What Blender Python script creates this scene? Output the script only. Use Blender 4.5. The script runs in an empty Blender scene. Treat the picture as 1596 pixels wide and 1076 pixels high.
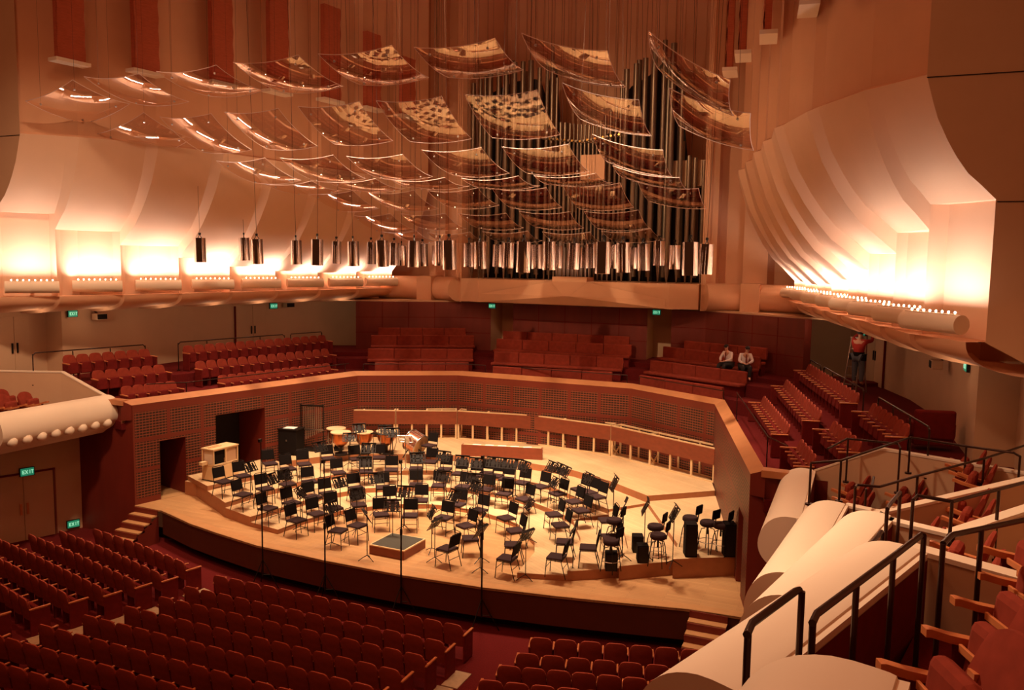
import bpy, bmesh, math, random
from mathutils import Vector, Matrix
random.seed(7)
C = bpy.context.scene.collection
sc = bpy.context.scene
# ------------------------------------------------------------------ camera, world, exposure
W_, H_, F_ = 1596, 1076, 1308.0
CAM = Vector((11.143, -28.856, 7.573)); YAW, PIT, ROL = 0.40332, -0.10187, 0.01527
FW = Vector((-math.sin(YAW)*math.cos(PIT), math.cos(YAW)*math.cos(PIT), math.sin(PIT)))
r0 = Vector((math.cos(YAW), math.sin(YAW), 0)); u0 = r0.cross(FW)
RT = math.cos(ROL)*r0 + math.sin(ROL)*u0; UP = -math.sin(ROL)*r0 + math.cos(ROL)*u0
cd = bpy.data.cameras.new('camera'); cam = bpy.data.objects.new('camera', cd); C.objects.link(cam)
cd.sensor_width = 36; cd.lens = F_/W_*36; cd.clip_end = 200; cd.clip_start = .05
M = Matrix((RT, UP, -FW)).transposed().to_4x4(); M.translation = CAM; cam.matrix_world = M
sc.camera = cam
sc.view_settings.view_transform = 'Standard'; sc.view_settings.look = 'None'
sc.view_settings.gamma = 1; sc.view_settings.use_curve_mapping = False; sc.view_settings.exposure = 0
w = bpy.data.worlds.new('world'); sc.world = w; w.use_nodes = True
w.node_tree.nodes['Background'].inputs[0].default_value = (1, .25, .085, 1)
wn = w.node_tree; tcw = wn.nodes.new('ShaderNodeTexCoord'); spw = wn.nodes.new('ShaderNodeSeparateXYZ'); mrw = wn.nodes.new('ShaderNodeMapRange')
wn.links.new(tcw.outputs['Generated'], spw.inputs[0]); wn.links.new(spw.outputs[2], mrw.inputs[0]); wn.links.new(mrw.outputs[0], wn.nodes['Background'].inputs[1])
mrw.inputs['From Min'].default_value = .12; mrw.inputs['From Max'].default_value = .75; mrw.inputs['To Min'].default_value = .035; mrw.inputs['To Max'].default_value = .32
LC = (1, .66, .36)      # lamp colour, tungsten
def light(name, kind, loc, energy, color=LC, rot=None, **kw):
    d = bpy.data.lights.new(name, kind); d.energy = energy; d.color = color
    for k, v in kw.items(): setattr(d, k, v)
    o = bpy.data.objects.new(name, d); C.objects.link(o); o.location = loc
    if rot is not None: o.rotation_euler = rot
    return o
def aim(o, target):
    o.rotation_euler = (Vector(target)-o.location).to_track_quat('-Z', 'Y').to_euler()
# stage lighting bridge high over the stage, behind the acrylic reflectors
for i, x in enumerate((-5.5, -1.8, 1.8, 5.5)):
    l = light('stage_flood', 'AREA', (x, -8.5, 16.5), 415, (1, .77, .53), shape='DISK', size=1.2, spread=math.radians(62)); aim(l, (x*.85, -5.6, 0))
for i, x in enumerate((-7, 0, 7)):
    l = light('house_flood', 'AREA', (x, -24, 16.5), 190, (1, .42, .20), shape='DISK', size=2.5, spread=math.radians(150)); aim(l, (x*1.1, -12, 0))
l = light('organ_flood', 'AREA', (0, -12, 16), 190, (1, .68, .40), shape='DISK', size=.4, spread=math.radians(60)); aim(l, (0, 3.4, 8.5))
for s_ in (-1, 1):
    l = light('box_flood', 'AREA', (s_*2.5, -17, 16.5), 400 if s_ > 0 else 280, (1, .70, .45), shape='DISK', size=1.0, spread=math.radians(72)); aim(l, (s_*10.8, -19.0 if s_ > 0 else -12.5, 3.5))
def ray(px, py): return FW + RT*((px-W_/2)/F_) + UP*((H_/2-py)/F_)
def onz(px, py, z): d = ray(px, py); return CAM + d*((z-CAM.z)/d.z)
def ondist(px, py, D): return CAM + ray(px, py)*D
def onplane(px, py, p, n): d = ray(px, py); return CAM + d*((p-CAM).dot(n)/d.dot(n))
def pxof(p):
    d = Vector(p)-CAM; z = d.dot(FW); return (W_/2+F_*d.dot(RT)/z, H_/2-F_*d.dot(UP)/z)
# ------------------------------------------------------------------ materials
MATS = {}
def mat(name, col, rough=.6, metal=0., var=.0, scale=4., bump=0., spec=.5, emis=None, estr=0., stretch=None, coat=0.):
    m = bpy.data.materials.new(name); m.use_nodes = True; nt = m.node_tree; b = nt.nodes['Principled BSDF']
    b.inputs['Base Color'].default_value = (*col, 1); b.inputs['Roughness'].default_value = rough
    b.inputs['Metallic'].default_value = metal; b.inputs['Specular IOR Level'].default_value = spec
    b.inputs['Coat Weight'].default_value = coat
    if emis: b.inputs['Emission Color'].default_value = (*emis, 1); b.inputs['Emission Strength'].default_value = estr
    if var or bump:
        tc = nt.nodes.new('ShaderNodeTexCoord'); mp = nt.nodes.new('ShaderNodeMapping'); nz = nt.nodes.new('ShaderNodeTexNoise')
        nt.links.new(tc.outputs['Object'], mp.inputs[0]); nt.links.new(mp.outputs[0], nz.inputs[0])
        if stretch: mp.inputs['Scale'].default_value = stretch
        nz.inputs['Scale'].default_value = scale; nz.inputs['Detail'].default_value = 4
        if var:
            mx = nt.nodes.new('ShaderNodeMix'); mx.data_type = 'RGBA'
            mx.inputs['A'].default_value = (*[c*(1-var) for c in col], 1); mx.inputs['B'].default_value = (*[min(1, c*(1+var)) for c in col], 1)
            nt.links.new(nz.outputs['Fac'], mx.inputs['Factor']); nt.links.new(mx.outputs['Result'], b.inputs['Base Color'])
        if bump:
            bp = nt.nodes.new('ShaderNodeBump'); bp.inputs['Strength'].default_value = bump; bp.inputs['Distance'].default_value = .02
            nt.links.new(nz.outputs['Fac'], bp.inputs['Height']); nt.links.new(bp.outputs[0], b.inputs['Normal'])
    MATS[name] = m; return m
plaster = mat('plaster', (.70, .375, .215), .85, var=.06, scale=1.5)
plaster_lit = mat('lit_plaster', (.75, .47, .31), .85, var=.05, scale=1.5)  # wall plaster made paler, the strong niche light put into its colour
wallp = mat('lower_wall_plaster', (.60, .37, .22), .9, var=.08, scale=1.2)
cream = mat('cream_plaster', (.82, .66, .50), .8, var=.03, scale=2)
cherry = mat('cherry_panel', (.17, .018, .008), .55, var=.25, scale=3, stretch=(1, 1, .25))
cherryl = mat('cherry_ledge', (.48, .19, .075), .42, var=.15, scale=4)
ply = mat('stained_plywood', (.22, .045, .016), .5, var=.25, scale=5, stretch=(1, 1, 2))
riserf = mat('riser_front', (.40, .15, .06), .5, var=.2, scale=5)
pine = mat('pine', (.78, .52, .27), .55, var=.1, scale=6)
oak = mat('oak_edge', (.55, .27, .11), .45, var=.15, scale=6)
carpet = mat('red_carpet', (.13, .011, .010), .95, var=.35, scale=30, bump=.2, spec=.1)
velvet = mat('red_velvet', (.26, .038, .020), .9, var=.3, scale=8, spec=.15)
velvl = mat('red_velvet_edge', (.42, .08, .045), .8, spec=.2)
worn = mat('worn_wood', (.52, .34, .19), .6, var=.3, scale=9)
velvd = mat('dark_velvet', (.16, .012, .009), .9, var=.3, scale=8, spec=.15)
armw = mat('arm_wood', (.62, .20, .07), .35, var=.2, scale=8)
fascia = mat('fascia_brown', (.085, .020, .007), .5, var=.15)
blackm = mat('black_metal', (.02, .015, .013), .4, metal=.6)
blackp = mat('black_fabric', (.009, .005, .004), .9, spec=.15)
seatf = mat('charcoal_fabric', (.04, .018, .018), .9, spec=.2)
railm = mat('bronze_rail', (.05, .02, .012), .35, metal=.5)
chrome = mat('chrome', (.85, .80, .78), .05, metal=1.)
steel = mat('steel', (.55, .5, .47), .3, metal=1.)
pipem = mat('pipe_metal', (.27, .19, .13), .38, metal=.85, var=.2, scale=.7)
darkm = mat('shade_seam_black', (.012, .006, .004), .9)  # near-black: shade painted into gaps and hollows, also the seam lines
brass = mat('brass', (.8, .5, .15), .2, metal=1.)
copper = mat('copper', (.45, .14, .05), .3, metal=1.)
drumh = mat('drum_head', (.80, .52, .28), .6)
drumw = mat('drum_shell', (.62, .26, .16), .22, metal=.8)
paper = mat('paper', (.85, .8, .72), .8)
skinm = mat('skin', (.60, .28, .17), .6)
hairm = mat('hair', (.02, .01, .008), .7)
shirt = mat('white_shirt', (.75, .62, .58), .8)
trous = mat('dark_trousers', (.02, .012, .012), .9)
redsh = mat('red_shirt', (.40, .02, .012), .85)
jeans = mat('jeans', (.10, .10, .12), .9)
bulbm = mat('bulb', (1, .9, .7), .5, emis=(1, .82, .55), estr=9)
exitg = mat('exit_green', (.02, .25, .12), .5, emis=(.02, .35, .18), estr=.45)
exitl = mat('exit_letter', (.2, .5, .35), .5, emis=(.45, 1, .65), estr=.6)
alu = mat('aluminium', (.45, .36, .3), .4, metal=.8)
greytop = mat('grey_mat', (.055, .043, .028), .8, var=.2, scale=20)
fabricred = mat('banner_red', (.46, .10, .045), .95, var=.3, scale=6, stretch=(1, 1, 8), bump=.6)
greyw = mat('white_trim', (.80, .64, .48), .7)
def acrylic():
    m = bpy.data.materials.new('acrylic'); m.use_nodes = True; nt = m.node_tree; nt.nodes.clear()
    out = nt.nodes.new('ShaderNodeOutputMaterial'); mx = nt.nodes.new('ShaderNodeMixShader'); tr = nt.nodes.new('ShaderNodeBsdfTransparent')
    gl = nt.nodes.new('ShaderNodeBsdfGlossy'); lw = nt.nodes.new('ShaderNodeLayerWeight'); mr = nt.nodes.new('ShaderNodeMapRange')
    tr.inputs[0].default_value = (.93, .90, .88, 1); gl.inputs[0].default_value = (1, .84, .74, 1); gl.inputs['Roughness'].default_value = .015
    lw.inputs[0].default_value = .35
    mr.inputs['To Min'].default_value = .07; mr.inputs['To Max'].default_value = .78
    nt.links.new(lw.outputs['Facing'], mr.inputs[0]); nt.links.new(mr.outputs[0], mx.inputs[0])
    nt.links.new(tr.outputs[0], mx.inputs[1]); nt.links.new(gl.outputs[0], mx.inputs[2]); nt.links.new(mx.outputs[0], out.inputs[0]); return m
acryl = acrylic()
acryl_edge = mat('acrylic_edge', (.75, .55, .48), .3, spec=.8)
def planks(name, c1, c2, wy=.09, ang=0):
    m = bpy.data.materials.new(name); m.use_nodes = True; nt = m.node_tree; b = nt.nodes['Principled BSDF']
    tc = nt.nodes.new('ShaderNodeTexCoord'); mp = nt.nodes.new('ShaderNodeMapping'); br = nt.nodes.new('ShaderNodeTexBrick'); nz = nt.nodes.new('ShaderNodeTexNoise'); mx = nt.nodes.new('ShaderNodeMix')
    mp.inputs['Rotation'].default_value = (0, 0, ang)
    nt.links.new(tc.outputs['Object'], mp.inputs[0]); nt.links.new(mp.outputs[0], br.inputs[0]); nt.links.new(mp.outputs[0], nz.inputs[0])
    br.inputs['Color1'].default_value = (*c1, 1); br.inputs['Color2'].default_value = (*c2, 1); br.inputs['Mortar'].default_value = (*[c*.55 for c in c1], 1)
    br.inputs['Scale'].default_value = 1; br.inputs['Brick Width'].default_value = 1.6; br.inputs['Row Height'].default_value = wy; br.inputs['Mortar Size'].default_value = .003
    mx.data_type = 'RGBA'; mx.blend_type = 'MULTIPLY'; mx.inputs['Factor'].default_value = .35
    nz.inputs['Scale'].default_value = 1.1; nz.inputs['Detail'].default_value = 5
    nt.links.new(br.outputs[0], mx.inputs['A']); nt.links.new(nz.outputs[0], mx.inputs['B']); nt.links.new(mx.outputs['Result'], b.inputs['Base Color'])
    b.inputs['Roughness'].default_value = .42; return m
stagew = planks('stage_boards', (.70, .37, .16), (.62, .31, .13))
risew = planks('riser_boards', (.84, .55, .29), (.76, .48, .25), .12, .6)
def grille(name='grille_wood'):
    # slotted cherry panelling, uv in metres
    m = bpy.data.materials.new(name); m.use_nodes = True; nt = m.node_tree; b = nt.nodes['Principled BSDF']; L = nt.links
    def math_(op, a, bb=None, c=None):
        n = nt.nodes.new('ShaderNodeMath'); n.operation = op
        for i, v in enumerate((a, bb, c)):
            if v is None: continue
            if isinstance(v, (int, float)): n.inputs[i].default_value = v
            else: L.new(v, n.inputs[i])
        return n.outputs[0]
    uv = nt.nodes.new('ShaderNodeUVMap'); uv.uv_map = 'UVMap'; sp = nt.nodes.new('ShaderNodeSeparateXYZ'); L.new(uv.outputs[0], sp.inputs[0])
    u, v = sp.outputs[0], sp.outputs[1]
    def band(x, period, lo, hi):   # 1 inside lo..hi of each period
        f = math_('MULTIPLY', math_('FRACT', math_('DIVIDE', x, period)), period)
        return math_('MULTIPLY', math_('GREATER_THAN', f, lo), math_('LESS_THAN', f, hi))
    slot = math_('MULTIPLY', band(v, .085, .0, .055), band(u, .105, .0, .088))
    panel = math_('MULTIPLY', band(u, 1.15, .06, 1.09), band(math_('SUBTRACT', v, .12), .92, .07, .86))
    pz_ = math_('MULTIPLY', math_('MULTIPLY', panel, math_('GREATER_THAN', v, .15)), math_('LESS_THAN', v, 2.86))
    ok = math_('MULTIPLY', math_('MULTIPLY', slot, panel), math_('GREATER_THAN', v, .15))
    ok = math_('MULTIPLY', ok, math_('LESS_THAN', v, 2.86))
    mx = nt.nodes.new('ShaderNodeMix'); mx.data_type = 'RGBA'; L.new(ok, mx.inputs['Factor'])
    m2 = nt.nodes.new('ShaderNodeMix'); m2.data_type = 'RGBA'; L.new(pz_, m2.inputs['Factor']); m2.inputs['A'].default_value = (.17, .022, .008, 1); m2.inputs['B'].default_value = (.25, .060, .024, 1)
    L.new(m2.outputs['Result'], mx.inputs['A']); mx.inputs['B'].default_value = (.028, .007, .003, 1)
    L.new(mx.outputs['Result'], b.inputs['Base Color']); b.inputs['Roughness'].default_value = .5
    bp = nt.nodes.new('ShaderNodeBump'); bp.invert = True; bp.inputs['Distance'].default_value = .02; L.new(ok, bp.inputs['Height']); L.new(bp.outputs[0], b.inputs['Normal'])
    return m
grillem = grille()
# ------------------------------------------------------------------ mesh helpers
class MB:
    def __init__(s): s.v = []; s.f = []; s.uv = {}
    def quad(s, a, b, c, d):
        i = len(s.v); s.v += [tuple(a), tuple(b), tuple(c), tuple(d)]; s.f.append((i, i+1, i+2, i+3)); return s
    def poly(s, pts):
        i = len(s.v); s.v += [tuple(p) for p in pts]; s.f.append(tuple(range(i, i+len(pts)))); return s
    def prism(s, pts, z0, z1):
        n = len(pts); i = len(s.v)
        s.v += [(p[0], p[1], z0) for p in pts] + [(p[0], p[1], z1) for p in pts]
        s.f.append(tuple(range(i+n-1, i-1, -1))); s.f.append(tuple(range(i+n, i+2*n)))
        for k in range(n): j = (k+1) % n; s.f.append((i+k, i+j, i+n+j, i+n+k))
        return s
    def box(s, c, d, rz=0, M=None):
        R = Matrix.Rotation(rz, 3, 'Z') if M is None else M; i = len(s.v)
        for sx in (-1, 1):
            for sy in (-1, 1):
                for sz in (-1, 1): s.v.append(tuple(Vector(c)+R@Vector((sx*d[0]/2, sy*d[1]/2, sz*d[2]/2))))
        for f in ((0, 1, 3, 2), (4, 6, 7, 5), (0, 4, 5, 1), (2, 3, 7, 6), (0, 2, 6, 4), (1, 5, 7, 3)): s.f.append(tuple(i+k for k in f))
        return s
    def bar(s, a, b, wd, th=None, up=(0, 0, 1)):
        a, b = Vector(a), Vector(b); d = b-a; L = d.length; d.normalize(); up = Vector(up)
        if abs(d.dot(up)) > .98: up = Vector((1, 0, 0))
        x = d.cross(up).normalized(); z = x.cross(d); R = Matrix((x, d, z)).transposed()
        return s.box((a+b)/2, (wd, L, th or wd), M=R)
    def tube(s, pts, r, n=8, cap=True):
        pts = [Vector(p) for p in pts]; rs = r if isinstance(r, (list, tuple)) else [r]*len(pts); i0 = len(s.v); prev = None
        for k, p in enumerate(pts):
            d = (pts[min(k+1, len(pts)-1)]-pts[max(k-1, 0)]).normalized()
            if prev is None: ref = Vector((0, 0, 1)) if abs(d.z) < .9 else Vector((1, 0, 0)); x = d.cross(ref).normalized()
            else: x = (prev-d*prev.dot(d)).normalized()
            prev = x; y = d.cross(x)
            for j in range(n): a = 2*math.pi*j/n; s.v.append(tuple(p+(x*math.cos(a)+y*math.sin(a))*rs[k]))
        for k in range(len(pts)-1):
            for j in range(n): a = i0+k*n+j; b = i0+k*n+(j+1) % n; s.f.append((a, b, b+n, a+n))
        if cap: s.f.append(tuple(i0+j for j in range(n-1, -1, -1))); e = i0+(len(pts)-1)*n; s.f.append(tuple(e+j for j in range(n)))
        return s
    def lathe(s, prof, n=20, c=(0, 0, 0), R=None):
        i0 = len(s.v)
        for r, z in prof:
            for j in range(n):
                a = 2*math.pi*j/n; p = Vector((r*math.cos(a), r*math.sin(a), z)); p = (R@p if R else p)+Vector(c); s.v.append(tuple(p))
        for k in range(len(prof)-1):
            for j in range(n): a = i0+k*n+j; b = i0+k*n+(j+1) % n; s.f.append((a, b, b+n, a+n))
        s.f.append(tuple(i0+j for j in range(n-1, -1, -1))); e = i0+(len(prof)-1)*n; s.f.append(tuple(e+j for j in range(n)))
        return s
    def grid(s, rows):
        i0 = len(s.v); n = len(rows[0])
        for r in rows: s.v += [tuple(p) for p in r]
        for k in range(len(rows)-1):
            for j in range(n-1): a = i0+k*n+j; s.f.append((a, a+1, a+n+1, a+n))
        return s
    def mesh(s, name, smooth=False, weld=False):
        me = bpy.data.meshes.new(name); me.from_pydata(s.v, [], s.f)
        bm = bmesh.new(); bm.from_mesh(me)
        if weld: bmesh.ops.remove_doubles(bm, verts=bm.verts, dist=1e-4)
        bmesh.ops.recalc_face_normals(bm, faces=bm.faces); bm.to_mesh(me); bm.free()
        if smooth:
            for p in me.polygons: p.use_smooth = True
            me.set_sharp_from_angle(angle=math.radians(smooth if smooth is not True else 40))
        return me
    def build(s, name, m, parent=None, smooth=False, kind=None, bevel=0, weld=False, uvf=None, **props):
        me = s.mesh(name, smooth, weld)
        for x in (m if isinstance(m, list) else [m]): me.materials.append(x)
        if uvf:
            ul = me.uv_layers.new(name='UVMap')
            for lp in me.loops: ul.data[lp.index].uv = uvf(me.vertices[lp.vertex_index].co)
        o = bpy.data.objects.new(name, me); C.objects.link(o)
        if parent is not None: o.parent = parent
        if bevel: b = o.modifiers.new('bevel', 'BEVEL'); b.width = bevel; b.segments = 2; b.limit_method = 'ANGLE'
        if kind: o['kind'] = kind
        for k, v in props.items(): o[k] = v
        return o
def tag(o, label, cat, group=None):
    o['label'] = label; o['category'] = cat
    if group: o['group'] = group
    return o
def thing(name, label, cat, loc=(0, 0, 0), rz=0, group=None):
    o = bpy.data.objects.new(name, None); C.objects.link(o); o.location = loc; o.rotation_euler = (0, 0, rz); o.empty_display_size = .1
    return tag(o, label, cat, group)
KIDS = {}
def kids(o):
    if o.name not in KIDS: KIDS[o.name] = [c for c in C.objects if c.parent is o]
    return KIDS[o.name]
def dup(o, parent=None):
    c = o.copy(); C.objects.link(c)
    if parent is not None: c.parent = parent
    for ch in kids(o): dup(ch, c)
    return c
ORD = ['first', 'second', 'third', 'fourth', 'fifth', 'sixth', 'seventh', 'eighth', 'ninth', 'tenth', 'eleventh', 'twelfth', 'thirteenth', 'fourteenth', 'fifteenth', 'sixteenth', 'seventeenth', 'eighteenth', 'nineteenth', 'twentieth', 'twenty-first', 'twenty-second', 'twenty-third', 'twenty-fourth', 'twenty-fifth', 'twenty-sixth', 'twenty-seventh', 'twenty-eighth', 'twenty-ninth', 'thirtieth', 'thirty-first', 'thirty-second', 'thirty-third', 'thirty-fourth', 'thirty-fifth', 'thirty-sixth', 'thirty-seventh', 'thirty-eighth', 'thirty-ninth', 'fortieth']
V = Vector
def lerp(a, b, t): return Vector(a)*(1-t)+Vector(b)*t
# ================================================================== SETTING
FZ = -1.0
MB().prism([(-16, -34), (16, -34), (16, -9.5), (-16, -9.5)], FZ-.2, FZ).build('floor', carpet, kind='structure')
# stage platform
edge = [(-8.96, -10.58), (-7.85, -10.62)] + [tuple(onz(*p, 0)[:2]) for p in ((297, 817), (340, 832), (400, 850.7), (508, 874.6), (626, 897), (751, 916), (860, 929), (927, 936), (1072, 950))] + [(8.96, -10.95)]
L1, L2, L3 = V((-8.96, -10.56)), V((-6.73, -1.95)), V((-3.45, 0))
R1, R2, R3 = V((8.96, -10.56)), V((6.73, -1.95)), V((3.45, 0))
poly = list(edge) + [tuple(R1), tuple(R2), tuple(R3), tuple(L3), tuple(L2), tuple(L1)]
poly = [p for i, p in enumerate(poly) if i == 0 or (V(p)-V(poly[i-1])).length > .05]
MB().prism(poly, -.04, 0).build('floor_stage', stagew, kind='structure')
nose = MB()
for a, b in zip(edge[1:-1], edge[2:]):
    nose.quad((a[0], a[1], .0), (b[0], b[1], 0), (b[0], b[1], -.05), (a[0], a[1], -.05))
    nose.quad((a[0], a[1]+.01, .004), (b[0], b[1]+.01, .004), (b[0], b[1]+.3, .004), (a[0], a[1]+.3, .004))
nose.build('trim_1', oak, kind='structure')
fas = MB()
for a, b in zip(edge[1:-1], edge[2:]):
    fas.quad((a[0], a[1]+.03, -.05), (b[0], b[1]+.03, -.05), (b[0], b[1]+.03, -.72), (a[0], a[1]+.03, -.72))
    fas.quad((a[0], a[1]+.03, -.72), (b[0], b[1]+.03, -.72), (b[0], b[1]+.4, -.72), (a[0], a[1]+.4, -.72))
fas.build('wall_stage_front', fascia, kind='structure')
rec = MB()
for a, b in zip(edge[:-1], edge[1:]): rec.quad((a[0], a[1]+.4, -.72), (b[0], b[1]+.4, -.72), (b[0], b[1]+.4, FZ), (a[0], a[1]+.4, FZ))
rec.build('wall_stage_recess', darkm, kind='structure')  # shadow gap under the fascia painted near-black
# parapet / stage walls
def wallseg(name, a, b, holes=(), z0=0., z1=3.06, m=None, depth=1.3):
    a, b = V(a).to_3d(), V(b).to_3d(); L = (b-a).length; d = (b-a)/L
    n = V((-d.y, d.x, 0))
    if n.dot(V((0, -5, 0))-(a+b)/2) > 0: n = -n      # n points outward from the stage
    xs = sorted({0, L, *[h[0] for h in holes], *[h[1] for h in holes]}); mb = MB()
    for x0, x1 in zip(xs[:-1], xs[1:]):
        h = [q for q in holes if q[0] <= x0 and q[1] >= x1]; zb = h[0][2] if h else z0
        mb.quad(a+d*x0+V((0, 0, zb)), a+d*x1+V((0, 0, zb)), a+d*x1+V((0, 0, z1)), a+d*x0+V((0, 0, z1)))
    mb.build(name, m or grillem, kind='structure', uvf=lambda co: ((V((co.x, co.y, 0))-a).dot(d), co.z))
    for q in holes:
        p0, p1 = a+d*q[0], a+d*q[1]; mb = MB(); zt = V((0, 0, q[2]))
        mb.quad(p0, p0+n*depth, p0+n*depth+zt, p0+zt); mb.quad(p1, p1+n*depth, p1+n*depth+zt, p1+zt)
        mb.quad(p0+zt, p1+zt, p1+zt+n*depth, p0+zt+n*depth)
        mb.build(name+'_reveal', cherry, kind='structure')
        MB().quad(p0+n*depth, p1+n*depth, p1+n*depth+zt, p0+n*depth+zt).build(name+'_shade_sheet', darkm, kind='structure')  # near-black sheet standing in for the unlit space behind the doorway
        MB().quad(p0+V((0,0,.003)), p1+V((0,0,.003)), p1+n*depth+V((0,0,.003)), p0+n*depth+V((0,0,.003))).build('floor_wing', stagew, kind='structure')
wallseg('wall_stage_left', L1, L2, holes=[(.83, 1.70, 1.84), (2.78, 4.68, 2.37)], depth=1.5)
wallseg('wall_stage_right', R1, R2, holes=[(.83, 1.70, 1.84)], depth=1.0)
wallseg('wall_stage_back_left', L2, L3); wallseg('wall_stage_back', L3, R3); wallseg('wall_stage_back_right', R3, R2)
for s in (-1, 1):
    xo = 11.3
    MB().poly([(s*8.96, -10.56, FZ), (s*xo, -10.6, FZ), (s*xo, -10.6, 3.1), (s*8.96, -10.56, 3.06)]).build('wall_front_left' if s < 0 else 'wall_front_right', cherry, kind='structure')
inn = [(-8.96, -10.58), (-6.73, -1.95), (-3.45, 0), (3.45, 0), (6.73, -1.95), (8.96, -10.58)]
out = [(-9.28, -10.69), (-7.0, -1.75), (-3.31-.1, .32), (3.31+.1, .32), (7.0, -1.75), (9.28, -10.69)]
led = MB()
for i in range(5):
    a, b, c_, d_ = inn[i], inn[i+1], out[i+1], out[i]
    led.quad((*a, 3.06), (*b, 3.06), (*c_, 3.2), (*d_, 3.2)); led.quad((*c_, 3.2), (*d_, 3.2), (*d_, 2.5), (*c_, 2.5))
led2 = MB()
led2.poly([(-8.96, -10.58, 3.06), (-9.28, -10.69, 3.2), (-9.28, -10.69, 2.6), (-8.96, -10.58, 2.6)])
led2.poly([(8.96, -10.58, 3.06), (9.28, -10.69, 3.2), (9.28, -10.69, 2.6), (8.96, -10.58, 2.6)])
led.build('trim_2', cherryl, kind='structure'); led2.build('trim_11', cherry, kind='structure')
for s in (-1, 1):
    MB().prism([(s*9.2, -10.72), (s*10.25, -10.72), (s*10.25, -10.45), (s*9.2, -10.4)], 3.05, 3.2).build('trim_3', cherryl, kind='structure')
# terraces: rings offset outward from the parapet
base = [V(p) for p in ((-9.9, -13.2), (-9.28, -10.69), (-7.0, -1.75), (-3.41, .32), (3.41, .32), (7.0, -1.75), (9.28, -10.69), (9.9, -13.2))][1:-1]
def offset(o):
    res = []
    for i, p in enumerate(base):
        ns = []
        for a, b in ((i-1, i), (i, i+1)):
            if a < 0 or b >= len(base): continue
            d = (base[b]-base[a]).normalized(); ns.append(V((-d.y, d.x)))
        n = sum(ns, V((0, 0))); n = n/n.length; n = n/max(.3, n.dot(ns[0])); res.append(p+n*o)
    return res
OF = [0, 1.02, 1.9]; 
def ring(name, o0, o1, z0, z1, sel=range(5)):
    A, B = offset(o0), offset(o1); mb = MB()
    for i in sel: mb.prism([A[i], A[i+1], B[i+1], B[i]], z0, z1)
    mb.build(name, carpet, kind='structure')
ring('floor_terrace', 0, 1.02, 2.3, 2.56); ring('floor_terrace', 1.02, 1.9, 2.3, 3.03)
ring('floor_terrace', 1.9, 5.5, 2.3, 3.5, sel=(0, 4)); ring('floor_terrace', 1.9, 2.75, 2.3, 3.45, sel=(1, 2, 3)); ring('floor_terrace', 2.75, 5.5, 2.3, 3.62, sel=(1, 2, 3))
# side walls (lower, below the coves)
WL = [(13.25, -9.4), (12.95, -3.9), (12.4, -.9), (11.4, 2.2), (10.5, 5.6)]
for s, nm in ((-1, 'left'), (1, 'right')):
    mb = MB()
    for a, b in zip(WL[:-1], WL[1:]): mb.quad((s*a[0], a[1], 2.3), (s*b[0], b[1], 2.3), (s*b[0], b[1], 6.0), (s*a[0], a[1], 6.0))
    mb.quad((s*13.25, -9.4, 2.3), (s*14.0, -9.4, 2.3), (s*14.0, -9.4, 6.3), (s*13.25, -9.4, 6.3))
    mb.quad((s*14.0, -9.4, 2.3), (s*14.4, -34, 2.3), (s*14.4, -34, 7), (s*14.0, -9.4, 7))
    mb.quad((s*10.5, 5.6, 2.3), (s*8.0, 6.2, 2.3), (s*8.0, 6.2, 6.0), (s*10.5, 5.6, 6.0))
    mb.build('wall_'+nm, wallp, kind='structure')
# wooden back wall of the centre terrace
wy = [(-9.1, 1.5), (-5.3, 3.9), (-3.93, 4.1)], [(-2.93, 4.2), (2.93, 4.2)], [(3.93, 4.1), (5.3, 3.9), (9.1, 1.5)]
mb = MB()
for seg in wy:
    for a, b in zip(seg[:-1], seg[1:]): mb.quad((*a, 2.4), (*b, 2.4), (*b, 5.68), (*a, 5.68)); mb.quad((*a, 5.68), (*b, 5.68), (b[0], b[1]+.35, 5.68), (a[0], a[1]+.35, 5.68))
for s in (-1, 1): mb.quad((s*9.1, 1.5, 2.4), (s*9.3, 1.9, 2.4), (s*9.3, 1.9, 5.68), (s*9.1, 1.5, 5.68))
mb.build('wall_back_lower', cherry, kind='structure')
mb = MB()
for seg in wy:
    for a, b in zip(seg[:-1], seg[1:]):
        for z in (4.35, 5.0): mb.quad((a[0], a[1]-.02, z), (b[0], b[1]-.02, z), (b[0], b[1]-.02, z+.02), (a[0], a[1]-.02, z+.02))
        L = (V(b)-V(a)).length; n = max(1, round(L/1.15))
        for k in range(1, n):
            p = lerp((*a, 0), (*b, 0), k/n); mb.quad((p.x, p.y-.02, 2.4), (p.x+.02, p.y-.02, 2.4), (p.x+.02, p.y-.02, 5.66), (p.x, p.y-.02, 5.66))
mb.build('trim_4', velvd, kind='structure')
for s in (-1, 1):      # door recesses with pale side walls
    mb = MB(); mb.quad((s*2.93, 4.2, 3.6), (s*2.93, 5.6, 3.6), (s*2.93, 5.6, 5.7), (s*2.93, 4.2, 5.7)); mb.quad((s*3.93, 4.1, 3.6), (s*3.93, 5.6, 3.6), (s*3.93, 5.6, 5.7), (s*3.93, 4.1, 5.7))
    mb.quad((s*2.93, 5.3, 3.6), (s*3.93, 5.3, 3.6), (s*3.93, 5.3, 5.7), (s*2.93, 5.3, 5.7)); mb.build('wall_back_passage', wallp, kind='structure')
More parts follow.
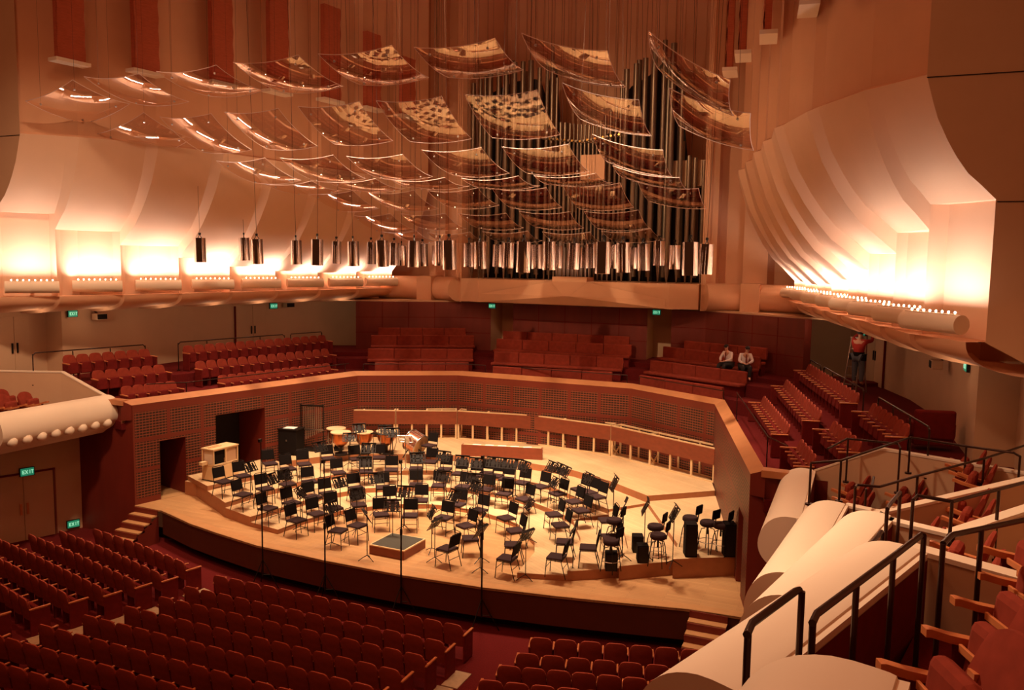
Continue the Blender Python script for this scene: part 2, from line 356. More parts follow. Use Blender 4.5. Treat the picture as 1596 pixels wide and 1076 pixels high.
def wallhit(px, py, s):
    d = ray(px, py)
    for a, b in zip(WL[:-1], WL[1:]):
        a3, b3 = V((s*a[0], a[1], 0)), V((s*b[0], b[1], 0)); dd = (b3-a3); L = dd.length; dd.normalize(); n = V((dd.y, -dd.x, 0))
        if n.x*s > 0: n = -n
        if abs(d.dot(n)) < 1e-4: continue
        p = CAM+d*((a3-CAM).dot(n)/d.dot(n)); t_ = (p-a3).to_2d().dot(dd.to_2d())
        if -.6 <= t_ <= L+.05: return p, n
    return p, n
# ---- upper side walls: zig-zag light niches, flaring scoops, fluted wall above
Pk = [(12.11, -10.41, 8.76), (11.59, -8.44, 8.28), (11.05, -6.48, 7.84), (10.56, -4.51, 7.45), (10.06, -2.58, 7.15), (9.57, -.54, 6.98), (9.05, 1.45, 6.91), (8.53, 3.49, 6.95)]
Sk = [(11.06, -10.75, 11.0), (9.85, -8.9, 11.0), (8.95, -7.0, 10.95)]
for k in range(3, 8): Sk.append(tuple(lerp(Sk[2], (6.42, 3.1, 10.75), (k-2)/5)))
prof = [(0, 0), (.2, .115), (.38, .21), (.54, .34), (.67, .47), (.82, .65), (.9, .79), (.976, .94), (1, 1)]
TK = [(11.78, -10.6), (11.29, -8.69), (10.74, -6.71), (10.23, -4.69), (9.76, -2.65), (9.21, -.68), (8.70, 1.39), (8.20, 3.37)]
for s, nm in ((-1, 'left'), (1, 'right')):
    X = lambda p: V((s*p[0], p[1], p[2]))
    cols = []; lows = []; ups = []; sof = MB(); low = MB()
    for k in range(8):
        P1 = V(Pk[k]); Q1 = V((13.08, -11.64, P1.z)) if k == 0 else V((Pk[k-1][0], Pk[k-1][1], P1.z))
        S1 = V(Sk[k]); T1 = V((11.85, -11.64, 11.0)) if k == 0 else V((Sk[k-1][0]-.25, Sk[k-1][1]+.25, Sk[k][2]))
        for P, S in ((Q1, T1), (P1, S1)):
            cols.append([X((P.x+(S.x-P.x)*a, P.y+(S.y-P.y)*a, P.z+(S.z-P.z)*b)) for a, b in prof])
            ups.append([X((S.x, S.y, S.z)), X((S.x+.10, S.y+.03, S.z+.06)), X((S.x+.10, S.y+.03, 20))])
        if k == 0: plan = [Q1, V((13.2, -11.4, 0)), V((12.45, -10.35, 0)), P1]
        else: plan = [Q1, V((Q1.x+.22, Q1.y+.35, 0)), V((P1.x+.80, P1.y-.95, 0)), V((P1.x+.22, P1.y-.12, 0)), P1]
        for u_, v_ in zip(plan[:-1], plan[1:]): low.quad(X((u_.x, u_.y, 6.2)), X((v_.x, v_.y, 6.2)), X((v_.x, v_.y, P1.z)), X((u_.x, u_.y, P1.z)))
        sof.poly([X((u_.x, u_.y, P1.z)) for u_ in plan])
    mb = MB()
    for i_ in range(len(cols)-1): mb.grid(cols[i_:i_+2])
    mb.build('wall_'+nm+'_scoop', plaster_lit, kind='structure', smooth=35)
    sof.build('wall_'+nm+'_soffit', plaster_lit, kind='structure'); low.build('wall_'+nm+'_niche', plaster_lit, kind='structure')
    mb = MB()
    for i_ in range(len(ups)-1): mb.grid(ups[i_:i_+2])
    mb.build('wall_'+nm+'_upper', plaster, kind='structure')
    # pier facing the audience at the near end
    N = V(cols[0][0]); face = [V(p) for p in cols[0]]; y0 = N.y
    mb = MB(); pts = [(p.x, p.y, p.z) for p in face] + [(face[-1].x, y0, 20), (s*19, y0, 20), (s*19, y0, 5.6), (s*14.2, y0, 5.6), (s*13.08, y0, 6.2)]
    mb.poly(pts).build('wall_'+nm+'_pier', wallp, kind='structure')
    sm = MB().box((s*14.9, y0-.01, 10.95), (6.1, .01, .014)).box((s*16, y0-.01, 8.72), (5.8, .01, .014)); sm.build('trim_10', darkm, kind='structure')
    # rounded cove below the niches
    mb = MB(); rows = []
    def wl(y):
        for a, b in zip(WL[:-1], WL[1:]):
            if y <= b[1]: t = max(-3, (y-a[1])/(b[1]-a[1])); return a[0]+(b[0]-a[0])*t
        return WL[-1][0]
    for k in range(8):
        for near in (True, False):
            P = V(Pk[k]) if not near else (V((13.08, -11.64, 0)) if k == 0 else V(Pk[k-1])+V((.1, .16, 0))); r = []
            q = V((-.785, -.62, 0)); wx = min(wl(P.y), 13.3) if P.y > -9.4 else 14.0
            for j in range(9):
                a = math.pi*j/16; bulge = .55*math.cos(a)
                fb = 1.25 if near else .75; xx = P.x+.15+q.x*.5*fb*math.cos(a); yy = P.y+q.y*.35*fb*math.cos(a); t = 1-math.cos(a)
                xx = xx+(wx-xx)*t**1.5
                r.append(X((xx, yy, 6.22-(.62 if near else .50)*math.sin(a))))
            r = [X((P.x+.2, P.y+.16, 6.22))]+r
            rows.append(r)
    for i_ in range(len(rows)-1): mb.grid(rows[i_:i_+2])
    mb.build('trim_5', plaster, kind='structure', smooth=40)
# ---- back wall around the organ
for s, nm in ((-1, 'left'), (1, 'right')):
    mb = MB()
    mb.quad((s*5.12, 3.6, 5.7), (s*5.12, 8.2, 5.7), (s*5.12, 8.2, 20), (s*5.12, 3.6, 20))
    xs = [(5.12, 3.6), (5.6, 4.0), (5.6, 4.6), (6.5, 5.0), (6.5, 4.7), (7.4, 4.9), (7.6, 5.4), (12, 5.2)]
    for a, b in zip(xs[:-1], xs[1:]): mb.quad((s*a[0], a[1], 5.7), (s*b[0], b[1], 5.7), (s*b[0], b[1], 20), (s*a[0], a[1], 20))
    for q in range(3): mb.quad((s*(5.13+.07*q), 3.6-.03*q, 6.7), (s*(5.17+.07*q), 3.6-.03*q, 6.7), (s*(5.17+.07*q), 3.6-.03*q, 20), (s*(5.13+.07*q), 3.6-.03*q, 20))
    mb.build('wall_back_'+nm, plaster, kind='structure')
    cv = MB()      # rounded unlit cove continuing behind, with disc ends
    for (xa, ya, xb, yb) in ((9.2, 3.6, 7.3, 4.1), (6.6, 4.2, 5.3, 3.6)):
        a, b = V((s*xa, ya, 6.25)), V((s*xb, yb, 6.25)); cv.tube([a, b], .52, 20)
    cv.build('trim_6', plaster, kind='structure', smooth=40)
    MB().prism([(s*7.3, 3.55), (s*6.6, 3.6), (s*6.6, 4.9), (s*7.3, 4.9)], 5.72, 6.78).build('trim_7', plaster, kind='structure')
    MB().prism([(s*12, 1.0), (s*9.3, 1.6), (s*5.3, 3.9), (s*5.3, 5.2), (s*12, 5.2)], 5.68, 5.74).build('ceiling_terrace', wallp, kind='structure')
mb = MB().quad((-5.12, 8.2, 5.7), (5.12, 8.2, 5.7), (5.12, 8.2, 20), (-5.12, 8.2, 20))
for k in range(24):
    x = -5+k*.43; mb.box((x, 8.17, 15.5), (.05+.1*(k % 3 == 0), .05, 9))
mb.build('wall_back_organ', plaster, kind='structure')
# organ gallery front
OG = [(-5.07, 3.45), (-4.04, 3.04), (4.04, 3.04), (5.07, 3.45)]
mb = MB().prism([*OG, (5.07, 8.2), (-5.07, 8.2)], 5.76, 6.73)
mb.prism([(-.73, 3.0), (.73, 3.0), (.73, 3.9), (-.73, 3.9)], 6.1, 6.9)
mb.build('trim_8', plaster, kind='structure')
mb = MB()             # folded facets on the gallery front
for s in (-1, 1):
    mb.poly([(s*.1, 2.66, 6.14), (s*.78, 3.0, 6.70), (s*3.9, 3.0, 6.12)]).quad((s*.1, 2.66, 6.14), (s*3.9, 3.0, 6.12), (s*3.9, 3.0, 5.78), (s*.1, 3.0, 5.78))
mb.poly([(-.1, 2.66, 6.14), (.1, 2.66, 6.14), (.1, 3.0, 5.78), (-.1, 3.0, 5.78)]).quad((-.1, 2.66, 6.14), (.1, 2.66, 6.14), (.78, 2.98, 6.7), (-.78, 2.98, 6.7))
mb.build('trim_9', plaster, kind='structure')
# left auditorium wall with double doors
A_, B_ = V((-12.25, -13.6)), V((-11.12, -10.45))
MB().quad((*A_, FZ), (*B_, FZ), (*B_, 2.6), (*A_, 2.6)).quad((*B_, FZ), (-11.12, -10.3, FZ), (-11.12, -10.3, 2.6), (*B_, 2.6)).build('wall_left_lower', wallp, kind='structure')
MB().quad((12.4, -34, FZ), (11.4, -10.5, FZ), (11.4, -10.5, 2.5), (12.4, -34, 2.5)).build('wall_right_lower', wallp, kind='structure')
MB().quad((-12.25, -13.6, FZ), (-14.3, -34, FZ), (-14.3, -34, 2.6), (-12.25, -13.6, 2.6)).build('wall_left_lower_rear', wallp, kind='structure')
# ================================================================== RISERS
def P2(px, z): return [tuple(onz(a, b, z)[:2]) for a, b in px]
def riser(name, pts, z0, z1, label, m=None):
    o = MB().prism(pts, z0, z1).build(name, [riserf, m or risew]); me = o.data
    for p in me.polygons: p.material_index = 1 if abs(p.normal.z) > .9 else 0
    return tag(o, label, 'stage riser')
t1i = P2([(433, 826), (476, 810), (535, 795.5), (585, 789), (626, 786), (665, 786), (702, 789), (743, 796), (780, 807), (807, 817), (833, 844), (833, 861), (806, 893)], .13)
t2i = P2([(390, 806), (443, 790), (503, 772), (530, 768), (568, 761.6), (600, 760), (670, 759), (730, 762), (780, 769.5), (833, 784), (859, 794), (893.7, 810)], .28)
t2r = P2([(893.7, 812), (904.6, 839), (904, 860), (884, 891)], .24)
t3i = P2([(351, 784), (398, 769.5), (440, 760), (470, 750), (500, 744), (541, 737), (600, 735), (650, 733), (704, 735), (760, 740), (804, 747), (856, 757), (905, 778), (949, 794)], .43)
t3r = P2([(949, 804.5), (972, 825), (979, 854), (965, 883)], .35)
t5i = P2([(422, 705), (454, 718), (500, 712), (540, 708), (600, 708), (700, 709), (800, 718), (893, 733), (950.6, 750), (1009.5, 773), (1120, 765.5)], .65)
t4r = P2([(1010, 784), (1056, 848), (1049, 872)], .48)
e1 = P2([(884, 898)], .13)[0]; f3 = P2([(1049, 875)], .35)[0]; f4 = P2([(1147, 868)], .48)[0]; r4b = P2([(1120, 773)], .48)[0]; f2 = P2([(965, 886)], .24)[0]
backR = [t5i[-1], t5i[-2]]
def rev(l): return list(reversed(l))
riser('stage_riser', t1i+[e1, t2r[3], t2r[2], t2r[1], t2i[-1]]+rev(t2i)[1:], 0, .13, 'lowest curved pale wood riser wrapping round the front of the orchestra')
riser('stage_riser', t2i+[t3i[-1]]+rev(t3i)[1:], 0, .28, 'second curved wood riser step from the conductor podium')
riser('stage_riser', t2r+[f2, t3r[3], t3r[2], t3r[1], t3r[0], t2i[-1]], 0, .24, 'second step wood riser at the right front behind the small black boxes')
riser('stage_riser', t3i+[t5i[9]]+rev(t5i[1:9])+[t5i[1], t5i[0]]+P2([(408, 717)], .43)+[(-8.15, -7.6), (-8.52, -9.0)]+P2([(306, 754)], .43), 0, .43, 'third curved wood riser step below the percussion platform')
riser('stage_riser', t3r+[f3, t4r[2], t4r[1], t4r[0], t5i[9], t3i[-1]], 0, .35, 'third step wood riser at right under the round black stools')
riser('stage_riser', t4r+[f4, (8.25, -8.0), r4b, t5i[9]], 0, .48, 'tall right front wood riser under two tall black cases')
t5i[0] = (-7.55, -5.3); t5i[-1] = (7.08, -3.4)
big = t5i+[(6.70, -2.0), (3.44, -.03), (-3.44, -.03), (-6.70, -2.0)]
riser('stage_platform', big, 0, .65, 'broad pale wood back platform under the timpani and choir frames')
cabp = P2([(306, 749), (323.4, 758), (388, 743), (408, 738), (408, 716)], .58)
riser('stage_platform', cabp+[(-8.15, -7.6), (-8.5, -8.9)], .43, .58, 'small wood platform at left under the blond wooden cabinet')
# steps at both ends of the stage
def steps(name, x0, x1, yt, n, dy, label, dirx=0):
    t = thing(name, label, 'steps', ((x0+x1)/2, yt, FZ)); h = -FZ/(n+1)
    for i in range(n):
        z = -h*(i+1)-FZ; MB().box((0, -dy*(i+.5), z-.02), (x1-x0, dy, .04)).build('tread', oak, t)
        MB().box((0, -dy*i-.03, z+h/2-.02), (x1-x0, .03, h)).build('step_riser', cherry, t)
    for s in (-1, 1): MB().poly([(s*(x1-x0)/2, 0, 0), (s*(x1-x0)/2, -dy*n, 0), (s*(x1-x0)/2, -dy*n, h*.9), (s*(x1-x0)/2, 0, -FZ-h)]).build('stringer', cherry, t)
steps('stage_steps', 7.86, 8.68, -10.99, 5, .27, 'wooden steps with pale treads climbing to the right end of the stage')
t = steps('stage_steps', -8.9, -8.0, -10.6, 5, .26, 'dark wooden steps with narrow treads at the left end of the stage')
# ================================================================== ORCHESTRA CHAIRS
def make_chair():
    t = thing('orchestra_chair', 'x', 'chair')
    s = MB().box((0, 0, .455), (.42, .40, .055)).build('seat', seatf, t, bevel=.025)
    b = MB(); b.box((0, 0, 0), (.40, .035, .31)); o = b.build('backrest', blackp, t, bevel=.015); o.location = (0, -.235, .70); o.rotation_euler = (.2, 0, 0)
    f = MB()
    for s in (-1, 1): f.tube([(s*.20, -.19, .42), (s*.20, -.215, .55), (s*.195, -.28, .84)], .011, 6)
    f.tube([(-.195, -.28, .84), (-.15, -.29, .875), (.15, -.29, .875), (.195, -.28, .84)], .011, 6)
    f.build('back_frame', blackm, t, smooth=True)
    MB().tube([(-.2, .18, .42), (.2, .18, .42), (.2, -.19, .42), (-.2, -.19, .42), (-.2, .18, .42)], .010, 6).build('seat_frame', blackm, t, smooth=True)
    for s in (-1, 1):
        MB().tube([(s*.2, .18, .43), (s*.21, .21, 0)], .011, 6).build('leg', blackm, t, smooth=True)
        MB().tube([(s*.2, -.17, .43), (s*.21, -.29, 0)], .011, 6).build('leg', blackm, t, smooth=True)
    MB().tube([(-.2, .19, .25), (.2, .19, .25)], .008, 6).tube([(-.2, -.22, .25), (.2, -.22, .25)], .008, 6).build('stretcher', blackm, t, smooth=True)
    return t
TZ = {0: 0, 1: .13, 2: .28, 3: .43, 4: .48, 5: .65, 12: .24, 13: .35, 14: .58}
CH = [(348.8, 750, 3), (378, 741, 3), (378.7, 770, 2), (413, 761, 2), (417.8, 791.5, 1), (448.4, 754, 2), (421, 722, 3), (454.9, 783, 1), (462.7, 810, 0), (449.7, 730, 3), (474, 722.5, 3), (482.8, 750, 2), (511, 768.5, 1), (488, 774, 1), (493.8, 800, 0), (521, 791, 0), (527, 826, 0), (557, 818, 0), (527.7, 736, 2), (512, 714, 3), (555.7, 760, 1), (559, 786, 0), (555, 714.5, 3), (570.6, 734, 2), (590.8, 712.5, 3), (610, 731.6, 2), (597.3, 759, 1), (609.7, 781, 0), (594, 801, 0), (639, 802.5, 0), (656, 779, 0), (648, 729.5, 2), (648, 755, 1), (671, 719, 3), (668.8, 693.6, 5), (693, 730.5, 2), (683.7, 756, 1), (691, 806, 0), (712.6, 785.5, 0), (725.6, 818.5, 0), (745.8, 794.5, 0), (716, 737.5, 2), (740.6, 740, 2), (757.5, 737, 2), (721.7, 758, 1), (757.5, 762, 1), (773, 741, 2), (789, 746, 2), (813, 751.5, 2), (842, 757.5, 2), (786, 768.5, 1), (817, 777, 1), (789, 806.5, 0), (802.5, 826, 0), (869, 768.5, 2), (894, 781, 2), (863, 801, 1), (873, 817.6, 1), (905, 795, 2), (917, 766.5, 3), (930, 773.5, 3), (903, 762, 3), (799, 848, 0), (790, 869, 0), (867, 867, 1), (879.5, 843.5, 1), (916.5, 852.5, 12), (951, 836, 12), (945.6, 810, 13), (733, 838, 0), (697, 854, 0)]
POD = onz(626, 868, 0)
chairs = []; proto = make_chair()
pos = []
for px, py, tr in CH:
    z = TZ[tr]; p = onz(px, py, z+.47); p.z = z; pos.append((px, py, tr, p))
def place_on(proto_, first, p, rz): 
    o = proto_ if first else dup(proto_); o.location = p; o.rotation_euler = (0, 0, rz); return o
for i, (px, py, tr, p) in enumerate(pos):
    d = POD-p; rz = math.atan2(d.y, d.x)-math.pi/2
    if (px, py) == (668.8, 693.6): rz = math.pi
    rz += random.uniform(-.15, .15); chairs.append((place_on(proto, i == 0, p, rz), px, tr))
TN = {0: 'on the flat stage floor', 1: 'on the first riser step', 2: 'on the second riser step', 3: 'on the third riser step', 5: 'on the back platform beside the bass drum', 12: 'on the low right riser by the black boxes', 13: 'on the right riser under the stools'}
for tr in TN:
    g = sorted([c for c in chairs if c[2] == tr], key=lambda c: c[1])
    for i, c in enumerate(g): tag(c[0], ('black padded orchestra chair, %s from left %s' % (ORD[i], TN[tr])) if len(g) > 1 else 'black padded orchestra chair '+TN[tr], 'chair', 'orchestra chairs on the stage')
# ---- music stands
def make_stand():
    t = thing('music_stand', 'x', 'music stand')
    d = MB(); R = Matrix.Rotation(-1.0, 3, 'X'); c = V((0, 0, 1.06))
    for (x, y, w_, h_) in ((0, .15, .46, .025), (0, -.15, .46, .03), (-.22, 0, .025, .31), (.22, 0, .025, .31), (0, 0, .12, .3), (-.13, .02, .06, .26), (.13, .02, .06, .26), (0, .02, .40, .03)): d.box(c+R@V((x, y, 0)), (w_, h_, .012), M=R)
    d.tube([c+R@V((.10*math.cos(a*math.pi/5), .02+.09*math.sin(a*math.pi/5), 0)) for a in range(11)], .012, 5)
    d.box(c+R@V((0, -.16, .03)), (.46, .012, .06), M=R); d.build('desk', blackm, t)
    MB().tube([(0, 0, .1), (0, 0, 1.04)], .011, 6).build('pole', blackm, t, smooth=True)
    for k in range(3):
        a = k*2.094+.5; MB().tube([(0, 0, .12), (.13*math.cos(a), .13*math.sin(a), .06), (.23*math.cos(a), .23*math.sin(a), .0)], .010, 5).build('leg', blackm, t, smooth=True)
    return t
ST = [(390, 728, 3, .95), (424, 747, 2, 1), (468, 768, 1, 1), (530, 752, 1, 1), (516, 791.5, 0, 1), (556, 771, 1, 1), (572, 806, 0, 1.05), (612, 789, 0, 1), (586, 746, 1, 1), (568, 721, 2, 1), (630.5, 767, 1, 1), (574.5, 699, 3, 1), (499, 697, 5, 1), (678, 817.6, 0, .9), (673, 799, 0, 1), (708, 773, 1, 1), (651, 714, 3, 1), (691, 711.5, 3, 1), (691, 743, 2, 1), (720, 718.6, 3, 1), (738, 747, 2, 1), (769, 721, 3, 1), (742, 722, 3, 1), (742, 759, 1, 1), (750, 812, 0, 1), (749, 829, 0, .95), (786, 722.5, 3, 1), (804, 724, 3, 1), (817, 727, 3, 1), (859, 727.8, 3, 1), (872, 731, 3, 1), (881, 735, 3, 1), (916, 746, 3, 1), (825, 786, 1, 1), (864, 752.5, 2, 1), (820, 836, 0, 1), (957, 754, 13, 1.35), (972, 790.5, 13, 1.25), (1006, 790.5, 13, 1.25), (1051, 800.6, 4, 1.2), (894, 825.6, 1, 1), (600, 671, 5, 1), (560, 668, 5, 1), (612, 675, 5, 1), (545, 682, 5, .9), (446, 741, 2, 1)]
sproto = make_stand(); stands = []
for i, (px, py, tr, k) in enumerate(ST):
    z = TZ[tr]; p = onz(px, py, z+1.06*k); p.z = z; d = p-POD; rz = math.atan2(d.y, d.x)-math.pi/2+random.uniform(-.3, .3)+math.pi
    o = place_on(sproto, i == 0, p, rz); o.scale = (1, 1, k); stands.append((o, px, tr))
TN2 = dict(TN); TN2[5] = 'on the back platform near the timpani'; TN2[4] = 'on the tall right riser'; TN2[13] = 'at right beside the round stools'
for tr in TN2:
    g = sorted([c for c in stands if c[2] == tr], key=lambda c: c[1])
    for i, c in enumerate(g): tag(c[0], ('black lattice music stand, %s from left %s' % (ORD[i], TN2[tr])) if len(g) > 1 else 'tall black music stand '+TN2[tr], 'music stand', 'music stands on the stage')
g_ = thing('music_stand', 'pale grey metal music stand in front of the tilted bass drum', 'music stand', onz(632, 735, .43), .3)
R = Matrix.Rotation(-.9, 3, 'X'); mb = MB()
for (x, y, w_, h_) in ((0, .16, .5, .04), (0, -.16, .5, .05), (-.23, 0, .05, .34), (.23, 0, .05, .34), (.06, 0, .12, .34), (-.1, .05, .2, .1)): mb.box(V((0, 0, 1.1))+R@V((x, y, 0)), (w_, h_, .015), M=R)
mb.build('desk', steel, g_); MB().tube([(0, 0, .1), (0, 0, 1.1)], .018, 6).build('pole', steel, g_)
for k in range(3): MB().tube([(0, 0, .15), (.28*math.cos(k*2.09), .28*math.sin(k*2.09), 0)], .014, 5).build('leg', steel, g_)
# ---- bass stools
def make_stool():
    t = thing('bass_stool', 'x', 'stool')
    MB().lathe([(.0, .66), (.17, .66), (.195, .69), (.195, .75), (.17, .785), (0, .79)], 20).build('seat', seatf, t, smooth=50)
    b = MB().box((0, 0, 0), (.30, .05, .24)).build('backrest', blackp, t, bevel=.04); b.location = (0, -.24, 1.0); b.rotation_euler = (.1, 0, 0)
    MB().tube([(0, -.05, .66), (0, -.2, .68), (0, -.24, .95)], .013, 6).build('back_frame', blackm, t)
    MB().tube([(0, 0, .45), (0, 0, .67)], .025, 8).build('post', blackm, t)
    for k in range(4):
        a = k*math.pi/2+.78; MB().tube([(.06*math.cos(a), .06*math.sin(a), .60), (.15*math.cos(a), .15*math.sin(a), .58), (.19*math.cos(a), .19*math.sin(a), .45), (.25*math.cos(a), .25*math.sin(a), 0)], .012, 6).build('leg', blackm, t, smooth=True)
    MB().tube([(.215*math.cos(a*math.pi/8), .215*math.sin(a*math.pi/8), .28) for a in range(17)], .009, 5).build('foot_ring', steel, t)
    return t
SL = [(1021.5, 819.5, 13, 'black round bass stool, the rear one behind the two small black boxes'), (1026, 833.5, 13, 'black round bass stool beside the small black boxes, the nearer one with steel foot ring'), (957.5, 810, 13, 'black round stool near the second step at right, rear one'), (953, 842.5, 12, 'black round stool directly behind the smallest black box'), (1076, 806.5, 4, 'black backed stool half hidden by the first tall black case'), (1103.5, 813.5, 4, 'black backed stool standing between the two tall black cases'), (1124, 817, 4, 'black backed stool mostly behind the rightmost tall black case')]
sp = make_stool()
for i, (px, py, tr, lb) in enumerate(SL):
    z = TZ[tr]; p = onz(px, py, z+.76); p.z = z; o = place_on(sp, i == 0, p, 1.35+random.uniform(-.3, .2)); tag(o, lb, 'stool', 'bass stools at the right of the stage')
# ---- black cases
def case(px0, px1, pyt, pyb, z, label, d=.34):
    p = onz((px0+px1)/2, pyb, z); q = onz(px1, pyb, z)-onz(px0, pyb, z); wd = q.length; D = (p-CAM).dot(FW); h = (pyb-pyt)*D/F_*.97
    t = thing('speaker_box', label, 'box', p+V((0, d/2, 0)), .38)
    MB().box((0, 0, h/2), (wd*.82, d, h)).build('body', blackp, t, bevel=.01); MB().box((0, -d/2-.004, h/2), (wd*.7, .012, h*.9)).build('front_panel', blackm, t)
    return t
case(981, 1001, 835, 862, .35, 'small black box behind the nearer one of the pair beside the stools', .3)
case(988, 1009, 850, 878, .35, 'small black box in the front of the pair beside the round stools', .3)
case(938, 960.6, 862, 891, .24, 'small black box at the front edge of the low right riser', .3)
case(1062, 1084, 815, 869, .48, 'tall narrow black case standing on the right riser, left one of two')
case(1123, 1144, 815, 869, .48, 'tall narrow black case beside the right stage wall')
# ---- podium
pc = (onz(579.4, 848, .24)+onz(659.7, 842, .24))/2; ax = onz(627, 857, .24)-onz(579.4, 848, .24); rz = math.atan2(ax.y, ax.x)
wd = 1.05; t = thing('conductor_podium', 'low square wooden conductor podium with dark grey carpeted top', 'podium', (pc.x, pc.y, 0), rz)
MB().box((0, 0, .11), (wd, wd, .22)).build('base', ply, t, bevel=.01); MB().box((0, 0, .235), (wd, wd, .03)).build('rim', pine, t); MB().box((0, 0, .245), (wd*.93, wd*.93, .02)).build('top_mat', greytop, t)
# ---- long plywood crate / panel on the platform
a, b = onz(719, 720, .43), onz(845, 727, .43); d = (b-a).normalized(); n = V((-d.y, d.x, 0)); h = .62
t = thing('wood_panel', 'long low reddish plywood panel standing along the platform edge with papers on top', 'panel', (a+b)/2, math.atan2(d.y, d.x)); L = (b-a).length
MB().box((0, 0, h/2), (L, .05, h)).build('front', ply, t); MB().box((0, .09, h-.02), (L, .18, .03)).build('shelf', pine, t)
for s in (-1, 1): MB().box((s*(L/2-.03), .1, h/2), (.04, .18, h)).build('end_panel', ply, t)
pp = MB()
for k in range(5): pp.box((-.9+k*.45, .09, h+.006), (.30, .15, .005), rz=.06*k)
o = pp.build('sheet_music', paper, None); o.matrix_world = Matrix.Translation((a+b)/2)@Matrix.Rotation(math.atan2(d.y, d.x), 4, 'Z'); tag(o, 'loose white sheets lying on the long plywood panel', 'papers'); o['kind'] = 'stuff'
# ---- choir riser frames with plywood fascia
def frame(pa, pb, label, z=.65, nb=4, depth=.42):
    a, b = onz(*pa, z), onz(*pb, z); L = (b-a).length; t = thing('choir_frame', label, 'riser frame', a, math.atan2((b-a).y, (b-a).x), 'skeleton riser frames along the back of the stage')
    H = 1.12; s = .05
    for i in range(nb+1):
        x = s/2+(L-s)*i/nb
        MB().box((x, 0, H/2), (s+.02, s, H)).build('post', pine, t); MB().box((x, depth, H/2), (s, s, H)).build('post', pine, t)
        if i in (0, nb, nb//2): MB().box((x, depth/2, H-s/2), (s, depth-s, s)).bar((x, s, s/2), (x, depth-s, s/2), s).bar((x, .05, .3), (x, .3, .05), .04).bar((x, depth-.05, .3), (x, depth-.3, .05), .04).build('cross_member', pine, t)
    for y in (0, depth):
        for zz in (s/2, H-s/2): MB().box((L/2, y, zz), (L-s, s*.98, s*.98)).build('rail', pine, t)
    MB().box((L/2, -.04, H-.29), (L, .025, .50)).build('fascia_panel', ply, t)
    return t
frame((518, 683), (616, 684.3), 'pine skeleton frame with plywood fascia behind the timpani, leftmost', nb=2)
frame((618, 684.3), (711.5, 684.6), 'pine skeleton frame with plywood fascia behind the bass drum')
frame((713.5, 684.7), (829, 692.5), 'pine skeleton frame with fascia at the centre back of the stage', nb=5)
frame((831, 692.7), (951, 711), 'pine skeleton frame with fascia, second from the right wall', nb=5)
frame((953, 711.4), (1113, 753), 'pine skeleton frame with fascia ending at the right stage wall', nb=5)
# ---- percussion
def timpano(px, py, label, s=1.):
    p = onz(px, py, .65+.82*s); p.z = .65; t = thing('timpano', label, 'timpani', p, random.uniform(0, 3), 'timpani at the back left'); t.scale = (s, s, s)
    MB().lathe([(.08, .28), (.2, .36), (.29, .5), (.33, .68), (.335, .78)], 24).build('kettle', copper, t, smooth=60)
    MB().lathe([(.335, .78), (.355, .78), (.355, .815), (.335, .82), (0, .822)], 24).build('drum_head', drumh, t, smooth=30)
    for k in range(3): a = k*2.09; MB().tube([(.33*math.cos(a), .33*math.sin(a), .72), (.36*math.cos(a), .36*math.sin(a), .4), (.25*math.cos(a), .25*math.sin(a), .03)], .018, 6).build('strut', steel, t, smooth=True)
    MB().lathe([(.27, 0), (.27, .05), (.06, .1), (.06, .28)], 16).build('base', blackm, t, smooth=30)
timpano(524, 667, 'copper kettle drum with pale head, rear one of the left pair', .98); timpano(531, 673, 'copper kettle drum with pale head, front one of the left pair')
timpano(567, 673, 'copper kettle drum behind the middle music stands', .95); timpano(602, 671.5, 'copper kettle drum nearest the tilted bass drum')
p = onz(645, 713, .65); t = thing('bass_drum', 'large glossy bass drum tilted on its stand on the platform', 'bass drum', p, 0)
R = (RT*.79-UP*.42-FW*.45).to_track_quat('Z', 'Y').to_matrix(); cz = V((0, .1, .50))
MB().lathe([(.36, -.25), (.36, .25)], 32, c=cz, R=R).build('shell', drumw, t, smooth=40)
for s in (-1, 1): MB().tube([cz+R@V((.38*math.cos(a*math.pi/16), .38*math.sin(a*math.pi/16), s*.25)) for a in range(33)], .018, 6, cap=False).build('hoop', steel, t, smooth=40); MB().lathe([(0, s*.262), (.36, s*.262)], 32, c=cz, R=R).build('drum_head', drumh, t)
mb = MB()
for k in range(10): a = k*math.pi/5; mb.tube([cz+R@V((.38*math.cos(a), .38*math.sin(a), -.25)), cz+R@V((.38*math.cos(a), .38*math.sin(a), .25))], .01, 5)
mb.build('tension_rods', steel, t)
MB().tube([(-.3, .25, 0), (-.2, 0, .3), (.2, 0, .3), (.3, -.25, 0)], .02, 6).tube([(-.3, -.25, 0), (-.2, 0, .3)], .02, 6).tube([(.3, .25, 0), (.2, 0, .3)], .02, 6).build('stand', blackm, t)
p = onz(487, 702, .65); t = thing('tubular_bells', 'tall rack of hanging metal tubular bells behind the chairs at left', 'chimes', p, .25)
for s in (-1, 1): MB().tube([(s*.42, 0, .05), (s*.42, 0, 1.68)], .02, 6).build('post', blackm, t)
MB().box((0, 0, 1.62), (.86, .06, .05)).build('top_bar', blackm, t); MB().box((0, 0, .75), (.86, .04, .04)).build('damper_bar', steel, t); MB().box((0, 0, .05), (.9, .45, .05)).build('base', blackm, t)
for k in range(9): MB().tube([(-.32+k*.08, .0, 1.58), (-.32+k*.08, 0, .35+.04*k)], .016, 8).build('bell_tube', steel, t, smooth=True)
p = onz(446, 733, .43); p = onz(446, 710, .65); p.z = .65
t = thing('road_case', 'large black road case with a white sheet on top left of the chimes', 'case', p+V((0, .3, 0)), .1)
